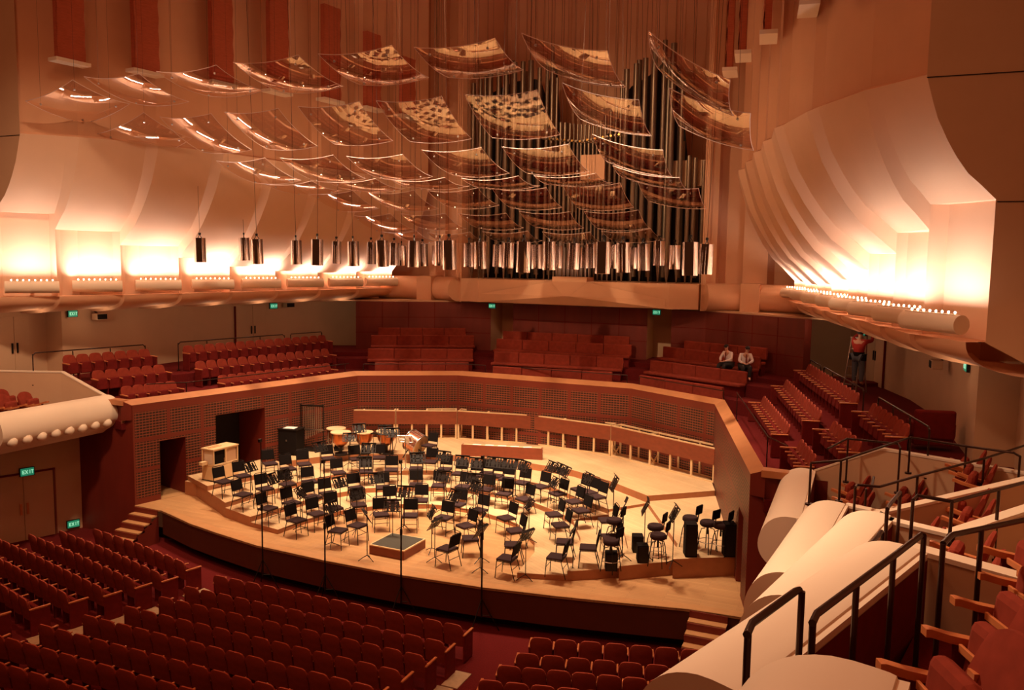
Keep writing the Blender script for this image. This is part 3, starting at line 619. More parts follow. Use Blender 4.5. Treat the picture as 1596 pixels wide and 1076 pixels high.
MB().box((0, 0, .46), (.72, .55, .84)).build('body', blackp, t, bevel=.02); MB().box((0, 0, .90), (.76, .58, .04)).build('lid', blackm, t)
for sx in (-1, 1):
    for sy in (-1, 1): MB().lathe([(.03, 0), (.03, .04)], 8, c=(sx*.28, sy*.2, 0)).build('caster', blackm, t)
MB().box((-.03, -.282, .52), (.04, .012, .06)).build('latch', steel, t)
o = MB().box((0, 0, 0), (.42, .33, .008)).build('paper_sheet', paper); o.location = t.location+V((-.02, -.02, .926)); o.rotation_euler = (0, 0, .2); tag(o, 'white sheet of paper lying on the black road case', 'paper')
# vibraphone / percussion table
p = onz(572, 712, .65); p.z = .65; t = thing('percussion_table', 'low black percussion trestle standing among the timpani', 'table', p+V((.1, .5, 0)), .1)
MB().box((0, 0, .75), (1.3, .35, .04)).build('top', blackm, t)
for x in (-.55, .55): MB().tube([(x, -.15, 0), (x, 0, .74), (x, .15, 0)], .018, 6).build('leg', blackm, t)
# ---- portative organ cabinet
a = onz(333.5, 752, .58); b = onz(309, 748, .58); c_ = onz(372, 741, .58)
dx = (c_-a); rz = math.atan2(dx.y, dx.x); L = dx.length; D = .52
t = thing('chamber_organ', 'blond wood box organ with glazed upper panels at stage left', 'organ cabinet', a, rz)
H = 1.02; mb = MB().box((L/2, D/2, .24), (L, D, .44)); mb.build('lower_case', pine, t, bevel=.01)
mb = MB()
for x in (.02, L/2, L-.02):
    for y in (.02, D-.02): mb.box((x, y, .74), (.04, .04, .56))
for zz in (.5, .98): mb.box((L/2, .02, zz), (L, .04, .05)).box((L/2, D-.02, zz), (L, .04, .05)).box((.02, D/2, zz), (.04, D, .05)).box((L-.02, D/2, zz), (.04, D, .05))
mb.build('upper_frame', pine, t); MB().box((L/2, D/2, 1.0), (L+.03, D+.03, .03)).build('lid', pine, t)
MB().box((L*.72, .035, .74), (L*.42, .01, .42)).build('grille_cloth', wallp, t); MB().box((L*.25, .06, .74), (L*.42, .01, .42)).build('glass_pane', blackp, t); MB().box((.06, D/2, .74), (.01, D*.8, .42)).build('side_pane', greyw, t)
MB().box((L*.3, D/2, 1.02), (L*.5, .05, .012)).box((L*.3, D/2+.12, 1.02), (L*.5, .05, .012)).build('lid_slot', oak, t); MB().box((-.12, D*.6, .58), (.22, .14, .1)).build('keyboard_shelf', pine, t); MB().box((L/2, D/2, .02), (L, D, .04)).build('plinth', blackp, t)
# ---- tall microphone stands in front of the stage
for (px, pt, pb, wh) in ((411, 690, 922, 'leftmost'), (508, 722, 946, 'second from left'), (626, 722, 966, 'third from left'), (751, 715, 988, 'rightmost')):
    q = onz(px-1, pb-6, FZ); D_ = (q-CAM).dot(FW); h = (pb-pt)*D_/F_*1.0
    t = thing('microphone_stand', '%s of the four tall thin black microphone stands before the stage' % wh, 'microphone stand', q, 0, 'microphone stands before the stage')
    MB().tube([(0, 0, .3), (0, 0, h*.55)], .02, 6).tube([(0, 0, h*.55), (0, 0, h)], .013, 6).build('pole', blackm, t); MB().box((0, -.03, h+.02), (.05, .1, .08)).build('microphone', blackm, t); MB().lathe([(.035, h*.53), (.035, h*.57)], 8).build('clamp', blackm, t)
    for k in range(3): a = k*2.09+.3; MB().tube([(0, 0, .75), (.42*math.cos(a), .42*math.sin(a), 0)], .013, 5).build('leg', blackm, t)
    MB().tube([(0, 0, .35), (.22, .1, .35)], .01, 5).build('brace', blackm, t)
# ================================================================== THEATRE SEATS
def make_seat(sw, name='theatre_seat', bt=.88, big=False, vm=velvet, up=True):
    t = thing(name, 'x', 'theatre seat'); w2 = sw/2-.012
    rows = []; rows2 = []
    for u_ in (-1, -.95, -.82, -.6, -.3, 0, .3, .6, .82, .95, 1):   # curved upholstered back, rounded top
        x = w2*u_; cur = .035*(1-u_*u_); zt = bt-.01-.11*abs(u_)**7-.02*u_*u_
        rows.append([(x, -.21-cur, .36), (x, -.25-cur, .60), (x, -.29-cur, zt-.04), (x, -.285-cur, zt), (x, -.255-cur, zt), (x, -.235-cur, zt-.05), (x, -.18-cur, .60), (x, -.14-cur, .40), (x, -.16-cur, .36), (x, -.21-cur, .36)])
    mb = MB().grid(rows)
    for r in (rows[0], rows[-1]): mb.poly(r[:-1])
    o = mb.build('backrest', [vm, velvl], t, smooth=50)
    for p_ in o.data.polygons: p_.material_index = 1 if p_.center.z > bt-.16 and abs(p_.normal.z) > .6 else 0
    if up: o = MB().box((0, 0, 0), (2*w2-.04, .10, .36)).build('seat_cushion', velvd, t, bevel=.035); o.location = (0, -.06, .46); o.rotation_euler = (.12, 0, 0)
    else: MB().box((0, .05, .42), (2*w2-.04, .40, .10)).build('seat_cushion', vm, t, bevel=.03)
    MB().box((sw/2, -.06, .60), (.035, .36, .03)).build('armrest', armw, t, bevel=.008)
    MB().box((sw/2, -.10, .30), (.028, .16, .58)).build('standard', velvd, t)
    return t
def end_panel(parent, sw, side):
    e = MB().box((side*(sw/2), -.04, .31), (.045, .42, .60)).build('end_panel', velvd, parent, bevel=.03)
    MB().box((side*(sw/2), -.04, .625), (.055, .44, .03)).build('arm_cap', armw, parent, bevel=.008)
PR = {}
def seat(key, p, rz, label, group, first=None, cat='theatre seat'):
    if key not in PR: PR[key] = make_seat(*key[0], **dict(key[1])); o = PR[key]; kids(o)
    else: o = dup(PR[key])
    o.location = p; o.rotation_euler = (0, 0, rz); return tag(o, label, cat, group)
SEATK = ((.484,), (('vm', velvet),))
def row(pts, n, z, key, sw, label, group, flip=False, face=None):
    """n seats between the polyline ends; pts are seat-back positions"""
    pts = [V((p[0], p[1], 0)) for p in pts]; Ls = [(pts[i+1]-pts[i]).length for i in range(len(pts)-1)]; T = sum(Ls); res = []
    for i in range(n):
        s = T*(i+.5)/n; k = 0
        while s > Ls[k] and k < len(Ls)-1: s -= Ls[k]; k += 1
        p = pts[k]+(pts[k+1]-pts[k])*(s/Ls[k]); d = (pts[k+1]-pts[k]).normalized(); rz = math.atan2(d.y, d.x)
        p.z = z; res.append(seat(key, p+V((0, 0, 0)), rz, label(i), group))
    return res
# stalls, centre block
rowsC = [(-3.17, 3.6, -13.30, -1.0, 14), (-3.3, 3.6, -14.12, -1.0, 14), (-3.25, 3.6, -14.94, -.93, 14), (-3.4, 3.55, -15.76, -.86, 14), (-3.65, 3.5, -16.58, -.78, 15), (-3.9, 3.5, -17.4, -.70, 15), (-4.2, 3.5, -18.22, -.6, 16), (-4.5, 3.5, -19.04, -.52, 16), (-4.6, 3.4, -19.86, -.44, 16)]
tiers = MB()
for r_, (x0, x1, y, z, n) in enumerate(rowsC):
    if z > -1: MB().prism([(x0-.1, y-.6), (x1+.12, y-.6), (x1+.12, y+.25), (x0-.1, y+.25)], -1.02, z).build('floor_stalls', carpet, kind='structure')
    S = row([(x0, y), (x1, y)], n, z, (((x1-x0)/n,), (('vm', velvet),)) if r_ == 0 else SEATK, .484, lambda i: 'red velvet stalls seat, %s from the left in centre block row %s from the stage' % (ORD[i], ORD[r_]), 'stalls seats in the centre block')
    end_panel(S[-1], .484, 1); end_panel(S[0], .484, -1)
# pale strips at row ends
for r_ in range(1, 6):
    x0, x1, y, z, n = rowsC[r_]; tag(MB().box((x1+.18, y-.1, z+.012), (.36, .66, .02)).build('aisle_strip', worn), 'worn wooden strip in the aisle at the %s centre row end' % ORD[r_], 'floor strip', 'aisle strips')
def zrow(y): return -1.0
Lr = [[(-8.63, -12.05), (-6.6, -12.40), (-4.31, -12.98)], [(-9.25, -12.62), (-6.8, -13.15), (-4.24, -13.84)], [(-9.6, -13.28), (-7.0, -13.85), (-4.4, -14.50)], [(-10.0, -13.95), (-7.4, -14.55), (-4.55, -15.25)], [(-10.2, -14.7), (-7.6, -15.25), (-4.76, -15.98)], [(-10.2, -15.45), (-7.8, -15.98), (-4.98, -16.75)], [(-10.3, -16.15), (-8, -16.7), (-5.2, -17.5)], [(-10.3, -16.9), (-8, -17.45), (-5.45, -18.25)]]
zl = [-1.0, -.97, -.92, -.86, -.78, -.68, -.6, -.52]
for r_, pts in enumerate(Lr):
    n = round(sum((V(a)-V(b)).length for a, b in zip(pts[:-1], pts[1:]))/.484)
    if r_: MB().prism([(pts[0][0], pts[0][1]-.55), (pts[2][0]+.35, pts[2][1]-.55), (pts[2][0]+.35, pts[2][1]+.3), (pts[1][0], pts[1][1]+.3), (pts[0][0], pts[0][1]+.3)], -1.02, zl[r_]).build('floor_stalls', carpet, kind='structure')
    S = row(pts, n, zl[r_], SEATK, .484, lambda i: 'red velvet stalls seat, %s from the left in left block row %s from the stage' % (ORD[i], ORD[r_]), 'stalls seats in the left block')
    end_panel(S[-1], .484, 1)
    if r_ < 6: tag(MB().box((pts[2][0]+.2, pts[2][1]-.12, zl[r_]+.012), (.44, .62, .02), rz=-.25).build('aisle_strip', worn), 'worn wooden strip at the aisle end of the %s left block row' % ORD[r_], 'floor strip', 'aisle strips')
Rr = [[(4.98, -13.20), (8.9, -12.13)], [(4.99, -13.95), (8.9, -12.95)], [(4.94, -14.70), (8.6, -13.80)], [(4.9, -15.45), (8.6, -14.55)], [(4.9, -16.2), (8.6, -15.3)]]
for r_, pts in enumerate(Rr):
    if r_ > 1: MB().prism([(pts[0][0]-.1, pts[0][1]-.55), (pts[1][0]+.1, pts[1][1]-.55), (pts[1][0]+.1, pts[1][1]+.28), (pts[0][0]-.1, pts[0][1]+.28)], -1.02, zl[r_]).build('floor_stalls', carpet, kind='structure')
    S = row(pts, 8, zl[r_] if r_ > 1 else -1, SEATK, .484, lambda i: 'red velvet stalls seat, %s from the left in right block row %s from the stage' % (ORD[i], ORD[r_]), 'stalls seats in the right block')
    end_panel(S[0], .484, -1)
# side terraces, three rows each side, symmetric about the hall axis
TR = [(1, 2.56, [((7.92, -1.75), (9.12, -6.58), 13), ((9.5, -8.1), (9.95, -9.9), 5)]), (2, 3.03, [((8.5, -1.0), (9.88, -6.85), 14), ((10.2, -7.9), (10.85, -10.2), 6)]), (3, 3.5, [((9.12, -.35), (10.73, -6.53), 15), ((11.03, -7.7), (11.72, -10.5), 7)])]
TK_ = ((.42,), (('vm', velvet),))
for s, nm in ((-1, 'left'), (1, 'right')):
    for k, z, secs in TR:
        for q, (a, b, n) in enumerate(secs):
            A, B = V((s*a[0], a[1])), V((s*b[0], b[1])); 
            if s < 0: A, B = B, A; A, B = B, A
            pts = [A, B] if s < 0 else [B, A]
            # seats must face the stage centre
            d = (pts[1]-pts[0]).normalized(); nrm = V((-d.y, d.x))
            if nrm.dot(V((0, -6))-pts[0]) < 0: pts = pts[::-1]
            S = row(pts, n, z, TK_, .42, lambda i: '', 'seats on the %s terrace' % nm)
            for i, o in enumerate(sorted(S, key=lambda o: pxof(o.location)[0])): o['label'] = 'red seat %s from the left, %s row, %s section of the %s terrace' % (ORD[i], ORD[k-1], 'far' if q == 0 else 'near', nm)
            end_panel(S[-1], .42, 1); end_panel(S[0], .42, -1)
# centre terrace benches
BN = {'left': [(584, 731, 565, 565), (573, 737.5, 543.5, 544), (578, 739, 523, 523), (589, 726, 511, 511.5)], 'centre': [(768, 955, 571, 580), (770, 972, 548, 558), (774, 985, 528, 538), (784, 982, 516, 525)], 'right': [(997, 1127, 584.5, 604), (1014, 1164, 561, 580), (1034, 1185, 540, 557), (1067, 1196, 531, 543)]}
BZ = [3.43, 3.9, 4.32, 4.58]
for nm in BN:
    for k, (x0, x1, ya, yb) in enumerate(BN[nm]):
        a, b = onz(x0, ya, BZ[k]), onz(x1, yb, BZ[k]); 
        z = [2.56, 3.03, 3.45, 3.62][k]; L = (b-a).length; t = thing('terrace_bench', 'long red velvet bench, %s row from the front, in the %s group behind the stage' % (ORD[k], nm), 'bench', (a.x, a.y, z), math.atan2((b-a).y, (b-a).x), 'velvet benches behind the stage')
        n = max(3, round(L/1.05)); h = BZ[k]-z
        for i in range(n):
            MB().box((L*(i+.5)/n, .02, h-.21), (L/n-.012, .13, .42)).build('back_cushion', velvet, t, bevel=.03)
        MB().box((L/2, -.22, .42), (L, .40, .10)).build('seat_cushion', velvet, t, bevel=.03); MB().box((L/2, -.16, .19), (L-.1, .30, .37)).build('base', velvd, t)
# steps between bench groups
for i, (px, py, z, wd, rz, wh) in enumerate(((757, 556, 3.22, .9, 0, 'left'), (757, 571, 2.8, .9, 0, 'left'), (985, 575, 3.22, .9, -.1, 'right'), (985, 590, 2.8, .9, -.1, 'right'), (1180, 600, 3.25, 1.3, -.5, 'far right'), (545, 560, 3.25, 1.3, .5, 'far left'))):
    p = onz(px, py, z); MB().box((p.x, p.y, z-.15), (wd, .3, .3), rz).build('floor_step', carpet, kind='structure')
# ================================================================== WALL LIGHTS
for s, nm in ((-1, 'left'), (1, 'right')):
    bproto = None
    for k, (x, y) in enumerate(TK):
        a = V((s*x, y, 6.51)); b = V((s*(x+.89), y-1.13, 6.51)); r = .18
        t = thing('cove_light', 'cream tubular trough light under the %s lit niche from the stage, %s wall' % (ORD[7-k], nm), 'wall light', (a+b)/2, 0, 'tubular trough lights along the side walls'); m0 = (a+b)/2
        MB().tube([a-m0, b-m0], r, 20).build('tube', cream, t, smooth=40)
        d = (b-a).normalized(); outw = V((s*.785, .62, 0)); MB().tube([V((0,0,-.05)), outw*.62+V((0, 0, -.12))], .05, 8).build('bracket', cream, t)
        MB().bar(a-m0+d*.05+V((0, 0, r-.005)), b-m0-d*.12+V((0, 0, r-.005)), .12, .02).build('lamp_tray', greyw, t)
        for j in range(8):
            p = a-m0+(b-a)*(.12+.76*j/7)+V((0, 0, r+.035))
            if bproto is None: o = MB().lathe([(.01, -.024), (.024, 0), (.01, .024)], 8).build('bulb', bulbm, t); bproto = o
            else: o = bproto.copy(); C.objects.link(o); o.parent = t
            o.location = p
        ll = light('trough_lamp', 'AREA', m0+V((0, 0, r+.1)), 46, (1, .88, .80), shape='RECTANGLE', size=1.35, size_y=.16, spread=math.radians(150))
        zax = -(outw*.26+V((0, 0, 1))).normalized(); xax = d; yax = zax.cross(xax).normalized()
        ll.rotation_euler = Matrix((xax, yax, zax)).transposed().to_euler()
        dl = light('downlight_lamp', 'POINT', V((m0.x, m0.y, 5.45))+outw*.75, 6, (1, .7, .45), shadow_soft_size=.05)
# ================================================================== ORGAN
t = thing('pipe_organ', 'tall pipe organ with ranks of metal pipes above the gallery behind the stage', 'pipe organ', (0, 4.6, 6.73))
prf = [(720, 165), (740, 135), (770, 118), (800, 103), (838, 98), (850, 130), (858, 70), (868, 90), (872, 190), (930, 195), (958, 165), (972, 112), (1005, 92), (1032, 66), (1050, 72), (1060, 100), (1066, 235), (1100, 245)]
def ytop(px):
    for a, b in zip(prf[:-1], prf[1:]):
        if px <= b[0]: return a[1]+(b[1]-a[1])*max(0, (px-a[0])/(b[0]-a[0]))
    return 240
cnt = 0; x = -4.95
while x < 4.95:
    u = abs(x)/4.95; r = .05 if abs(x) < .75 else (.07 if abs(x) < 1.6 else (.11 if u < .85 else .085)); r *= 1+.12*math.sin(x*7.3)
    px, py = pxof((x, 4.6, 10)); D_ = (V((x, 4.6, 10))-CAM).dot(FW); zt = 7.57+((400-(px-798)*-.0153*0)-ytop(px))/F_*D_+.1
    zt = max(9.5, zt-6.73-0); zt = zt if zt > 3 else 3
    zt = 7.57+(400-ytop(px))/F_*D_-6.73; fh = .75+.2*math.sin(x*3)
    MB().lathe([(.025, 0), (r, fh), (r, fh+.02), (r*.9, fh+.14), (r, fh+.16), (r, zt), (r*.8, zt)], 12, c=(x, -.35, 0)).build('organ_pipe', pipem, t, smooth=40); cnt += 1
    x += 2*r+.03+(.12 if 2*r > .18 else .035)
x = -4.8
while x < 4.8 and cnt < 98:
    px, py = pxof((x, 5.6, 10)); D_ = (V((x, 5.6, 10))-CAM).dot(FW); r = .12
    zt = 7.57+(400-ytop(px)-18*math.sin(x*2.1)-14)/F_*D_-6.73
    if abs(x) > .9: MB().lathe([(r, .2), (r, zt), (r*.8, zt)], 10, c=(x, .6, 0)).build('organ_pipe', pipem, t, smooth=40); cnt += 1
    x += .62
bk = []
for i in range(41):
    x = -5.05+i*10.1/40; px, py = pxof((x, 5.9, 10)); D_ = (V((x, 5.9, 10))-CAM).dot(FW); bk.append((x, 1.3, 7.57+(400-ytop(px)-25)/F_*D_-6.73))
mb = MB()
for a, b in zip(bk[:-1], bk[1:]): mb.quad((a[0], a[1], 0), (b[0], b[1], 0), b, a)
mb.build('gap_shade_sheet', darkm, t)  # near-black sheet added behind the pipes, painting the shade in their gaps
MB().box((.05, .1, 3.75), (1.7, .5, .5)).box((-.55, .1, 3.2), (.3, .4, .7)).box((.65, .1, 3.2), (.3, .4, .7)).box((.5, -.2, 4.6), (1.0, .6, 1.0)).build('case_centre', plaster, t)
MB().box((4.2, .3, 4.3), (1.5, .8, 1.0)).build('case_box', wallp, t)
for k in range(22):
    xx = -1.6+k*.16; MB().lathe([(.012, 0), (.02, .5), (.045, .75)], 8, c=(xx, -.45, 5.55+.02*abs(k-11)), R=Matrix.Rotation(math.radians(90), 3, 'X')).build('trumpet_pipe', brass if k % 2 else pipem, t, smooth=40)
# small mixtures at the centre foot
for k in range(16): MB().lathe([(.01, 0), (.03, .35), (.03, 1.3+.15*math.sin(k))], 8, c=(-.68+k*.09, -1.3+.1*(k % 2), .17)).build('small_pipe', steel, t, smooth=40)
# ================================================================== ACRYLIC REFLECTORS
PANELS=[(0,-13.0,-10.6,11.50,-11,-34,6),(0,-10.10,-11.08,11.87,-10,-14,1),(0,-7.9,-11.0,12.11,-12,1,3),(0,-5.06,-11.21,12.10,-8,-1,2),(0,-2.48,-11.31,12.07,-11,-1,1),(0,0.04,-11.36,12.08,-10,-2,3),(0,2.49,-11.24,12.08,-8,-2,4),(0,5.10,-11.5,11.78,-11,15,1),(0,7.60,-11.5,11.32,-13,33,-1),(1,-9.72,-9.05,11.18,-16,-17,3),(1,-12.60,-8.71,10.86,-19,-22,4),(1,-7.38,-8.95,11.17,-25,0,1),(1,-5.00,-8.90,11.19,-25,0,-1),(1,-2.32,-9.09,11.19,-24,-1,2),(1,0.10,-9.04,11.18,-25,-0,-0),(1,2.65,-9.08,11.17,-25,0,1),(1,5.14,-9.18,11.14,-17,15,-0),(1,7.60,-9.1,10.80,-18,20,-2),(2,-10.2,-6.2,10.4,-15,-13,5),(2,-7.35,-6.64,10.31,-16,-1,1),(2,-4.82,-6.67,10.31,-16,-1,2),(2,-2.42,-6.63,10.30,-14,-0,1),(2,0.15,-6.66,10.36,-16,0,-2),(2,2.67,-6.75,10.34,-16,0,0),(2,5.15,-6.81,10.34,-15,14,1),(3,-10.3,-3.8,9.86,-5,-10,6),(3,-7.36,-4.30,9.98,-5,-2,3),(3,-4.85,-4.2,10.02,-5,-1,-0),(3,-2.30,-4.31,10.02,-3,-1,2),(3,0.18,-4.21,10.00,-4,-1,1),(3,2.62,-4.27,10.03,-3,-1,2),(3,5.20,-4.91,9.95,-5,11,2),(4,-9.85,-1.83,9.63,-13,-7,8),(4,-7.23,-2.04,9.66,-16,-2,2),(4,-4.74,-1.91,9.65,-16,-1,0),(4,-2.20,-2.07,9.69,-14,-2,1),(4,0.24,-2.12,9.65,-16,0,3),(4,2.75,-2.11,9.67,-20,-1,1),(4,5.20,-2.14,9.67,-15,8,-0),(5,-7.00,0.27,8.96,-17,-1,-1),(5,-4.63,0.20,9.00,-15,-0,1),(5,-2.17,0.20,9.01,-14,0,2),(5,0.31,0.08,9.03,-15,1,2),(5,2.77,0.08,9.02,-16,-1,2),(6,-7.13,2.5,8.47,-12,0,-0),(6,-4.82,2.64,8.46,-10,-1,3),(6,-2.27,2.51,8.50,-10,-1,3),(6,0.25,2.57,8.48,-10,-0,3),(6,2.69,2.60,8.56,-10,-3,-3)]
HS = .95; SG = .19
def pz(u, v): return SG*((u*u+v*v)/2-1)*1.0
sheet = MB().grid([[(HS*u/6, HS*v/6, pz(u/6, v/6)) for v in range(-6, 7)] for u in range(-6, 7)])
rim = MB()
for fx in (lambda q: (q, -1), lambda q: (q, 1), lambda q: (-1, q), lambda q: (1, q)):
    rim.tube([(HS*fx(q/6)[0], HS*fx(q/6)[1], pz(*fx(q/6))) for q in range(-6, 7)], .0085, 4)
bolt = MB().lathe([(.028, -.02), (.028, .02)], 8)
mesh_sheet = sheet.mesh('acrylic_sheet', True); mesh_sheet.materials.append(acryl); mesh_rim = rim.mesh('rim'); mesh_rim.materials.append(acryl_edge); mesh_bolt = bolt.mesh('bolt'); mesh_bolt.materials.append(steel)
byrow = {}
for q in PANELS: byrow.setdefault(q[0], []).append(q)
for r_, lst in byrow.items():
    for i, (_, x, y, z, rx, ry, rz) in enumerate(sorted(lst, key=lambda q: q[1])):
        t = thing('acrylic_reflector', 'clear curved acrylic sheet hung on wires, %s from left in row %s from the audience' % (ORD[i], ORD[r_]), 'acoustic panel', (x, y, z), 0, 'hanging acrylic reflectors')
        t.rotation_euler = (math.radians(rx), math.radians(ry), math.radians(rz))
        for nm_, me in (('sheet', mesh_sheet), ('rim', mesh_rim)): o = bpy.data.objects.new(nm_, me); C.objects.link(o); o.parent = t
        Rm = t.rotation_euler.to_matrix(); wires = MB()
        for u in (-.72, .72):
            for v in (-.72, .72):
                o = bpy.data.objects.new('bolt', mesh_bolt); C.objects.link(o); o.parent = t; o.location = (u*HS, v*HS, pz(u, v))
                p = V((u*HS, v*HS, pz(u, v))); wp = Rm@p+t.location
                if v < 0: wires.tube([p, Rm.inverted()@(V((wp.x, wp.y, 19.5))-t.location)], .004, 4)
        wires.build('hanging_wires', railm, t)
# ================================================================== CHROME PENDANTS
CY = [(312, 371.4, 409), (380.8, 370.8, 406), (401, 373, 411.6), (461.8, 375, 412), (494.3, 373.5, 414), (523.6, 376.6, 411), (550.7, 376.6, 415), (578, 378, 412), (596, 375, 416), (614, 379, 414), (625.8, 383, 414), (645, 375.8, 416.3), (658.8, 380.7, 415), (680, 383, 412), (686, 376, 414), (700.4, 375, 420.5), (731, 379, 416), (749, 377, 419), (776, 381.6, 416), (792, 379, 418), (816, 377, 424.6), (837, 381.6, 419), (856, 377, 420.7), (869, 383, 418), (893.9, 379.5, 420), (922, 380.7, 418), (911, 386, 417.5), (939.5, 377.7, 426.8), (956, 381.6, 418.4), (971.4, 379, 425), (987, 386, 418.8), (1003, 380.7, 422), (1027, 376, 414), (1051.4, 382.5, 419.6), (1075.4, 378, 429.8), (1100, 381, 427.7)]
pr = None
for i, (px, a, b) in enumerate(sorted(CY)):
    D_ = F_*.8/(b-a); p = ondist(px, (a+b)/2, D_)
    if pr is None:
        t = thing('pendant_light', 'x', 'pendant light'); MB().lathe([(.19, -.4), (.19, .4), (.16, .4), (.02, .405)], 28).build('shade', chrome, t, smooth=40)
        MB().lathe([(.17, -.36), (0, -.35)], 20).build('inner_reflector', darkm, t)
        MB().tube([(-.08, 0, .40), (0, 0, .52), (.08, 0, .40)], .012, 6).box((0, 0, .54), (.07, .05, .07)).build('hanger', blackm, t); MB().tube([(0, 0, .5), (0, 0, 12)], .006, 4).build('cable', railm, t); pr = t; o = t
    else: o = dup(pr)
    o.location = p; o.rotation_euler = (random.uniform(-.03, .03), random.uniform(-.03, .03)*(3 if px in (523.6, 1027) else 1), random.uniform(0, 6))
    tag(o, 'chrome cylinder pendant hanging over the stage, %s from the left' % ORD[i], 'pendant light', 'chrome cylinder pendants')
# ================================================================== RED BANNERS + BRACKETS
for s, nm in ((-1, 'left'), (1, 'right')):
    for k, (x, y, z) in enumerate(((10.55, -10.95, 13.05), (9.56, -9.13, 13.05), (8.50, -7.05, 13.05), (7.66, -5.3, 13.05), (7.0, -3.2, 13.1), (6.5, -1.3, 13.1), (6.1, .6, 13.1))[:7 if s < 0 else 5]):
        loc = V((s*x, y, z)); n = V((-s, -.12, 0)); rz = math.atan2(n.y, n.x)+math.pi/2
        t = tag(MB().box((0, 0, 0), (1.05, .42, .10)).build('banner_bracket', cream), 'pale bracket ledge under the %s red fabric shaft from the audience on the %s wall' % (ORD[k], nm), 'bracket', 'banner brackets'); t.location = loc; t.rotation_euler = (0, 0, rz)
        zt = 18.5 if k < 4 else 16.3 - .5*(k-4)
        rows = [[(x_, -.12+.02*math.sin(9*zz+x_*20), zz) for x_ in (-.42, -.3, -.18, -.06, .06, .18, .3, .42)] for zz in [.06+j*(zt-z)/30 for j in range(31)]]
        b = MB().grid(rows).box((0, -.02, (zt-z)/2+.05), (.84, .16, zt-z)).build('fabric_banner', fabricred, smooth=True); b.location = loc; b.rotation_euler = (0, 0, rz); tag(b, 'long gathered red fabric banner, %s from the audience on the %s wall' % (ORD[k], nm), 'banner', 'red acoustic banners')
# ================================================================== BALCONY BOXES (symmetric)
def smooth_prof(q):
    out_ = []
    for i in range(len(q)-1):
        p0, p1, p2, p3 = q[max(0, i-1)], q[i], q[i+1], q[min(len(q)-1, i+2)]
        for t_ in (0, .33, .66): out_.append(tuple(.5*(2*b+(c_-a)*t_+(2*a-5*b+4*c_-d_)*t_**2+(-a+3*b-3*c_+d_)*t_**3) for a, b, c_, d_ in zip(p0, p1, p2, p3)))
    return out_+[q[-1]]
sprof = [(0, 0), (.03, .02), (.25, .03), (.44, -.03), (.58, -.16), (.67, -.36), (.68, -.56), (.60, -.74), (.42, -.90), (.2, -1.02), (.06, -1.12)]
BX = [((10.22, -10.45), (10.25, -14.2), 3.25), ((10.95, -15.2), (10.65, -18.8), 3.9), ((11.5, -18.15), (10.6, -21.9), 4.6), ((11.62, -21.6), (10.62, -24.5), 5.3)]
BX[1] = ((10.95, -15.26), (10.60, -18.75), 3.9); BX[2] = ((11.5, -18.15), (10.83, -21.3), 4.6); BX.append(((11.32, -25.35), (11.0, -27.6), 5.95))
def at_(s, p): return V((s*p[0], p[1], 0))
for s, nm in ((-1, 'left'), (1, 'right')):
    for k, (a, b, z) in enumerate(BX):
        if s < 0 and k > 1: continue
        A, B = at_(s, a), at_(s, b); d = (B-A).normalized(); inw = V((-d.y, d.x, 0)); inw = inw if inw.x*s < 0 else -inw
        nb = [(.0, 0)]; dz = V((0, 0, z))
        prf_ = smooth_prof(sprof)
        t = thing('balcony_front', 'cream rounded scroll-shaped balcony front, %s from the stage on the %s side' % (ORD[k], nm), 'balcony front', A+dz, 0, 'scroll balcony fronts')
        A2 = V((0, 0, 0)); B2 = B-A
        rows = [[P+inw*w_+V((0, 0, h_)) for w_, h_ in prf_]+[P+V((0, 0, -1.12))-inw*.045, P-inw*.045, P] for P in (A2, B2)]
        mb = MB().grid(rows)
        mb.poly(rows[0][:-1]).poly(rows[1][:-1])
        mb.build('scroll', cream, t, smooth=35)
        o_ = -inw; MB().quad(A2+o_*.05-V((0, 0, .05)), B2+o_*.05-V((0, 0, .05)), B2+o_*.05-V((0, 0, 1.12)), A2+o_*.05-V((0, 0, 1.12))).build('inner_lining', velvd, t)
        if s < 0 and k == 0:
            for j in range(8):
                f = .12+.80*j/7; MB().lathe([(.0, -.14), (.09, -.11), (.14, -.04), (.14, .04), (.09, .11), (0, .14)], 16, c=B2*f+inw*.60+V((0, 0, -.72))).build('dome_lamp', cream, t, smooth=60)
